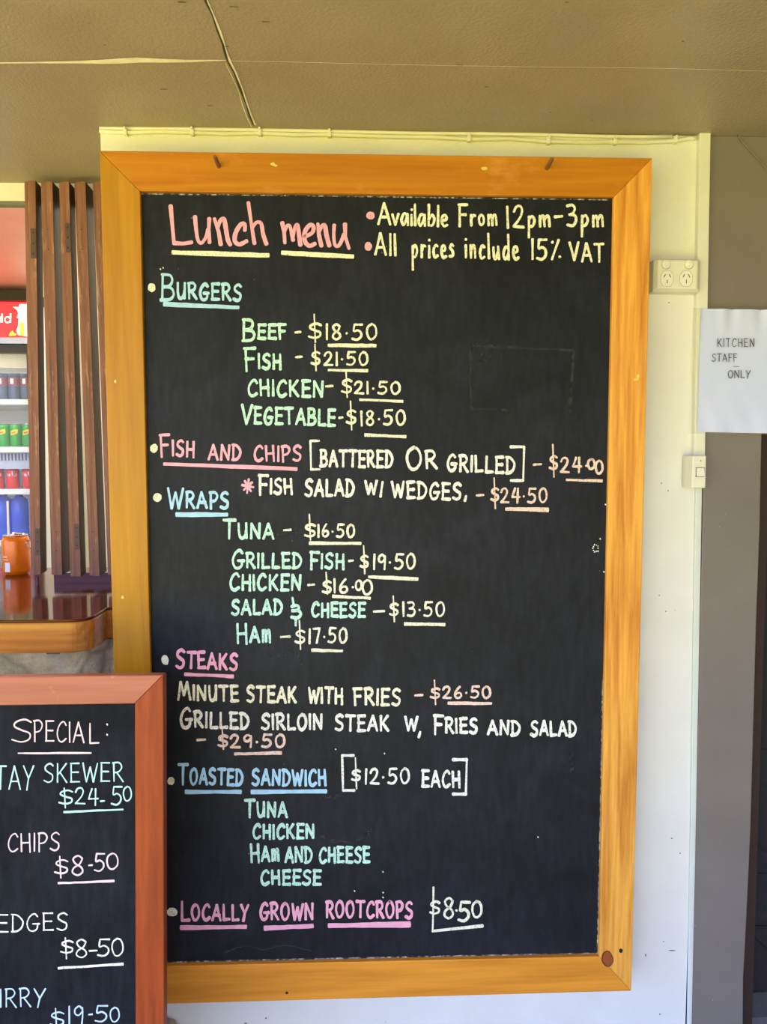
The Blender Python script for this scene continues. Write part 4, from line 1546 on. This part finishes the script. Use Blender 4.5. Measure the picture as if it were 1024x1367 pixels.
def deco_cola(t, c):
    mb = MB()

    def cp_(u, v):                              # u around the can, v up it, both in metres
        a = -math.pi / 2 + u / (CR * .99)
        r = CR * .99
        return (c[0] + r * math.cos(a), c[1] + r * math.sin(a), c[2] + v)
    word = ['~.30,.75 .18,.95 .02,.6 .0,.2 .14,.0 .3,.2', '~.40,.5 .34,.3 .4,.05 .5,.2 .48,.45 .40,.5', '~.68,.45 .58,.45 .56,.1 .7,.1',
            '~.86,.48 .76,.4 .78,.08 .88,.3', '.9,.5 .92,.05', '.98,.3 1.06,.32',
            '~1.36,.8 1.24,.95 1.1,.5 1.12,.1 1.24,.0 1.4,.2', '~1.5,.5 1.42,.3 1.48,.05 1.58,.2 1.56,.45 1.5,.5', '~1.68,.1 1.7,.6 1.76,.95 1.72,.4 1.72,.02',
            '~1.94,.48 1.84,.4 1.86,.08 1.96,.3', '1.98,.5 2.0,.05']
    for s in word:
        sm, pts = P(s)
        pts = [(-0.030 + a * 0.030, 0.062 + b_ * 0.030 + a * 0.001) for a, b_ in pts]
        if sm:
            pts = smooth(pts, 4)
        stroke(mb, pts, 0.0016, 0.0016, cp_)
    mb.build('script_lettering', M['white'], t, fix=False)
    mb = MB()
    stroke(mb, smooth([(-0.03, 0.05), (-0.01, 0.046), (0.012, 0.052), (0.03, 0.047)], 5), 0.0014, 0.0018, cp_)
    mb.build('wave_band', M['white'], t, fix=False)


def deco_red(t, c):
    mb = MB()
    wrap(mb, c, CR * .985, -1.9, -1.4, 0.080, 0.106)
    mb.build('pale_label', M['white'], t)
    mb = MB()
    wrap(mb, c, CR * .983, -math.pi, 0, 0.070, 0.112, 10)
    mb.build('red_band', M['cola'], t)


row('green cans on the fridge shelf', 596.5, [38, 22, 5.5], M['green'], 0.118,
    ['green soft drink can on the fridge shelf, nearest the shutters', 'green soft drink can second from the shutters in the fridge',
     'green soft drink can at the left of the fridge shelf'], deco_green)
row('red cola cans on the fridge shelf', 653, [38.5, 17, -3.5], M['cola'], 0.108,
    ['red cola can on the lower fridge shelf, nearest the shutters', 'red cola can with white script in the middle of the shelf',
     'red cola can at the left on the lower fridge shelf'], deco_cola)
row('red-banded cans at the top of the fridge', 533, [36, 20, 4], M['tin'], 0.135,
    ['blue can with a red band on the top fridge shelf, nearest the shutters', 'blue can with a red band on the top fridge shelf, second from the shutters',
     'blue can with a red band at the left of the top fridge shelf'], deco_red)
# shrink-wrapped blue bottles on the bottom shelf
zb_ = at(18, 722, SYF - .02).z
first = None
for k, px in enumerate((26, 4.5)):
    c = Vector((at(px, 700, SYF + .04).x, SYF + 0.05, zb_))
    lab = ['blue water bottle on the bottom fridge shelf, nearest the shutters', 'blue water bottle behind the straw on the bottom fridge shelf',
           'blue water bottle at the left of the bottom fridge shelf'][k]
    if first is None:
        first = thing('water_bottle', lab, 'bottle', c, 'blue bottles on the bottom fridge shelf')
        mb = MB()
        mb.lathe(c, [(0.036, 0), (0.042, 0.006), (0.042, 0.05), (0.040, 0.06), (0.042, 0.07), (0.042, 0.19), (0.038, 0.21), (0.018, 0.225), (0.015, 0.232)], 20)
        mb.build('body', M['blue'], first, smooth=True)
        mb = MB()
        mb.lathe(c, [(0.018, 0.23), (0.018, 0.244)], 16)
        mb.build('cap', plain('navy_cap', srgb(25, 40, 130), 0.4), first)
    else:
        dup(first, c, lab, 'blue bottles on the bottom fridge shelf')

# sloping soffit above the fridge
mb = MB()
mb.prism([at(-70, 389, FY + .1), at(50, 389, FY + .1), at(58, 262, 0.9), at(-90, 262, 0.9)], (0, 0.01, 0.02))
struct(mb.build('ceiling_soffit', M['salmon']))

# ------------------------------------------------------------------ double power point
OY = -0.042
q = [(880, 346), (934, 347), (932.5, 386.5), (878.5, 385.5)]
c0 = at(902, 366, OY)
po = thing('power_outlet', 'cream double power outlet on the wall right of the menu board', 'power outlet', (c0.x, 0, c0.z))
lft, rgt = at(873, 366, -0.03).x, at(935, 366, -0.03).x
top, bot_ = at(905, 345.5, OY).z, at(905, 386.5, OY).z
mb = MB()
mb.box((lft - .002, -0.03, bot_ - .003), (rgt - .001, 0, top + .001))
mb.build('mounting_block', M['pvc'], po, bevel=0.002)
mb = MB()
fq = [at(a_, b_, OY) for a_, b_ in ((880, 346.5), (932, 347.2), (930.5, 385), (878.5, 384.5))]
bq = [Vector((lft - .004, -0.03, top + .002)), Vector((rgt, -0.03, top + .002)), Vector((rgt, -0.03, bot_ - .003)), Vector((lft - .004, -0.03, bot_ - .003))]
mb.prism(fq, bq)
mb.build('face_plate', M['pvc'], po, bevel=0.003, segs=3)


def disc(mb, c, r, y0, y1, n=20, sy=1.0):
    ring_ = [(c[0] + r * math.cos(2 * math.pi * k / n), y0, c[1] + r * sy * math.sin(2 * math.pi * k / n)) for k in range(n)]
    mb.prism(ring_, (0, y1 - y0, 0))


for px in (889, 919.5):
    c = at(px, 353, OY)
    mb = MB()
    disc(mb, (c.x + .0006, c.z - .0006), 0.0108, OY, OY - 0.0004)
    mb.build('switch_rim', M['rim'], po)
    mb = MB()
    disc(mb, (c.x, c.z), 0.0098, OY, OY - 0.003)
    sw = mb.build('switch_rocker', M['pvc2'], po, bevel=0.0008)
    mb = MB()
    mb.box((c.x - .003, OY - 0.0052, c.z - .006), (c.x + .006, OY - 0.003, c.z + .006))
    mb.build('rocker_key', M['pvc2'], sw, bevel=0.001)
for px in (890.5, 916):
    c = at(px, 372, OY)
    mb = MB()
    mb.prism([(c.x + .0153 * a, OY - 0.0004, c.z + .0178 * b_) for a, b_ in ((-1, .45), (-.55, 1), (.55, 1), (1, .45), (1, -.45), (.55, -1), (-.55, -1), (-1, -.45))], (0, 0.0004, 0))
    mb.build('socket_rim', M['rim'], po)
    mb = MB()
    hx_ = [(c.x + .0145 * a, OY - 0.0012, c.z + .017 * b_) for a, b_ in ((-1, .45), (-.55, 1), (.55, 1), (1, .45), (1, -.45), (.55, -1), (-.55, -1), (-1, -.45))]
    mb.prism(hx_, (0, 0.0012, 0))
    so = mb.build('socket', M['pvc2'], po, bevel=0.0006)
    mb = MB()
    for dx, dz, an in ((-.0062, .0062, .5), (.0062, .0062, -.5), (0, -.007, 0)):
        ca, sa = math.cos(an), math.sin(an)
        w_, h_ = .0009, .0042
        mb.poly([(c.x + dx + a * w_ * ca + b_ * h_ * sa, OY - 0.0016, c.z + dz - a * w_ * sa + b_ * h_ * ca) for a, b_ in ((-1, -1), (1, -1), (1, 1), (-1, 1))])
    mb.build('pin_slot', M['black'], so, fix=False)

# ------------------------------------------------------------------ light switch on the trunking
LY = -0.045
l_, r_ = at(924.5, 630, LY).x, at(942.5, 630, LY).x
tp, bt = at(933, 608.5, LY).z, at(933, 651.5, LY).z
ls = thing('light_switch', 'cream narrow light switch under the paper sign', 'light switch', ((l_ + r_) / 2, 0, (tp + bt) / 2))
mb = MB()
lb = at(914.5, 630, -0.018).x
mb.prism([(l_, LY, bt), (r_, LY, bt), (r_ + .001, -0.003, bt), (lb, -0.003, bt), (lb, -0.018, bt)], (0, 0, tp - bt))
mb.build('switch_box', M['pvc'], ls, bevel=0.002)
c = at(934.5, 630.5, LY)
mb = MB()
mb.prism([(c.x - .0105, LY - .0008, c.z - .011), (c.x + .0105, LY - .0008, c.z - .011), (c.x + .0105, LY - .0008, c.z + .012), (c.x - .0105, LY - .0008, c.z + .012)], (0, .001, 0))
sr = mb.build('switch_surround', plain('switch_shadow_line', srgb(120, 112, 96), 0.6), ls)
mb = MB()
mb.prism([(c.x - .009, LY - .002, c.z + .0105), (c.x + .009, LY - .002, c.z + .0105), (c.x + .009, LY - .0065, c.z - .0095), (c.x - .009, LY - .0065, c.z - .0095)], (0, .005, 0))
mb.build('switch_lever', M['pvc2'], sr, bevel=0.001)
mb = MB()
disc(mb, (c.x + .001, at(935, 615, LY).z), .0014, LY, LY - .0005, 10)
mb.build('screw_cap', M['hinge'], ls)

# ------------------------------------------------------------------ paper sign
PY = -0.021
pq = [(936, 412), (1052, 414), (1049, 579), (931, 576.5)]
pc = [at(a, b_, PY) for a, b_ in pq]
pn = thing('paper_sign', 'white printed paper notice in a clear sleeve on the taupe panel', 'sign', ((pc[0].x + pc[1].x) / 2, PY, pc[3].z))


def pap(u, v):
    p = pc[0].lerp(pc[1], u).lerp(pc[3].lerp(pc[2], u), v)
    edge_ = math.exp(-v * 9) * (math.sin(u * 21) + .6 * math.sin(u * 37 + 1)) * .0024 + math.exp(-(1 - v) * 5) * (math.sin(u * 11 + v * 9) * .0016 + math.sin(u * 23 - v * 14) * .0009)
    return p + Vector((0, edge_ * (1 if 0.02 < u < 0.98 else .4), 0))


mb = MB()
nu, nv = 48, 56
for j in range(nv + 1):
    for i in range(nu + 1):
        mb.v.append(pap(i / nu, j / nv))
for j in range(nv):
    for i in range(nu):
        a = j * (nu + 1) + i
        mb.f.append([a, a + nu + 1, a + nu + 2, a + 1])
        mb.m.append(0)
mb.build('paper', M['paper'], pn, smooth=True)
mb = MB()
sq = [(925.5, 411), (1058, 413), (1054, 580.5), (918.5, 579)]
mb.poly([at(a, b_, PY + 0.0032) for a, b_ in sq])
mb.build('clear_sleeve', M['sleeve'], pn, fix=False)
on_pap = lambda a, b_: at(a, b_, PY - 0.0045)
mb = MB()
write(mb, 'KITCHEN', 958, 463, 1007, 463, 11, on_pap, .52, .52, None, 0, .3)
write(mb, 'STAFF', 950.5, 482.5, 984, 482.5, 10, on_pap, .52, .52, None, 0, .24)
write(mb, 'ONLY', 972, 504.5, 1002, 504.5, 10, on_pap, .52, .52, None, 0, .22)
stroke(mb, [(979.5, 489.3), (986.5, 489.3)], .4, .35, on_pap)
mb.build('printed_words', M['ink'], pn, fix=False)
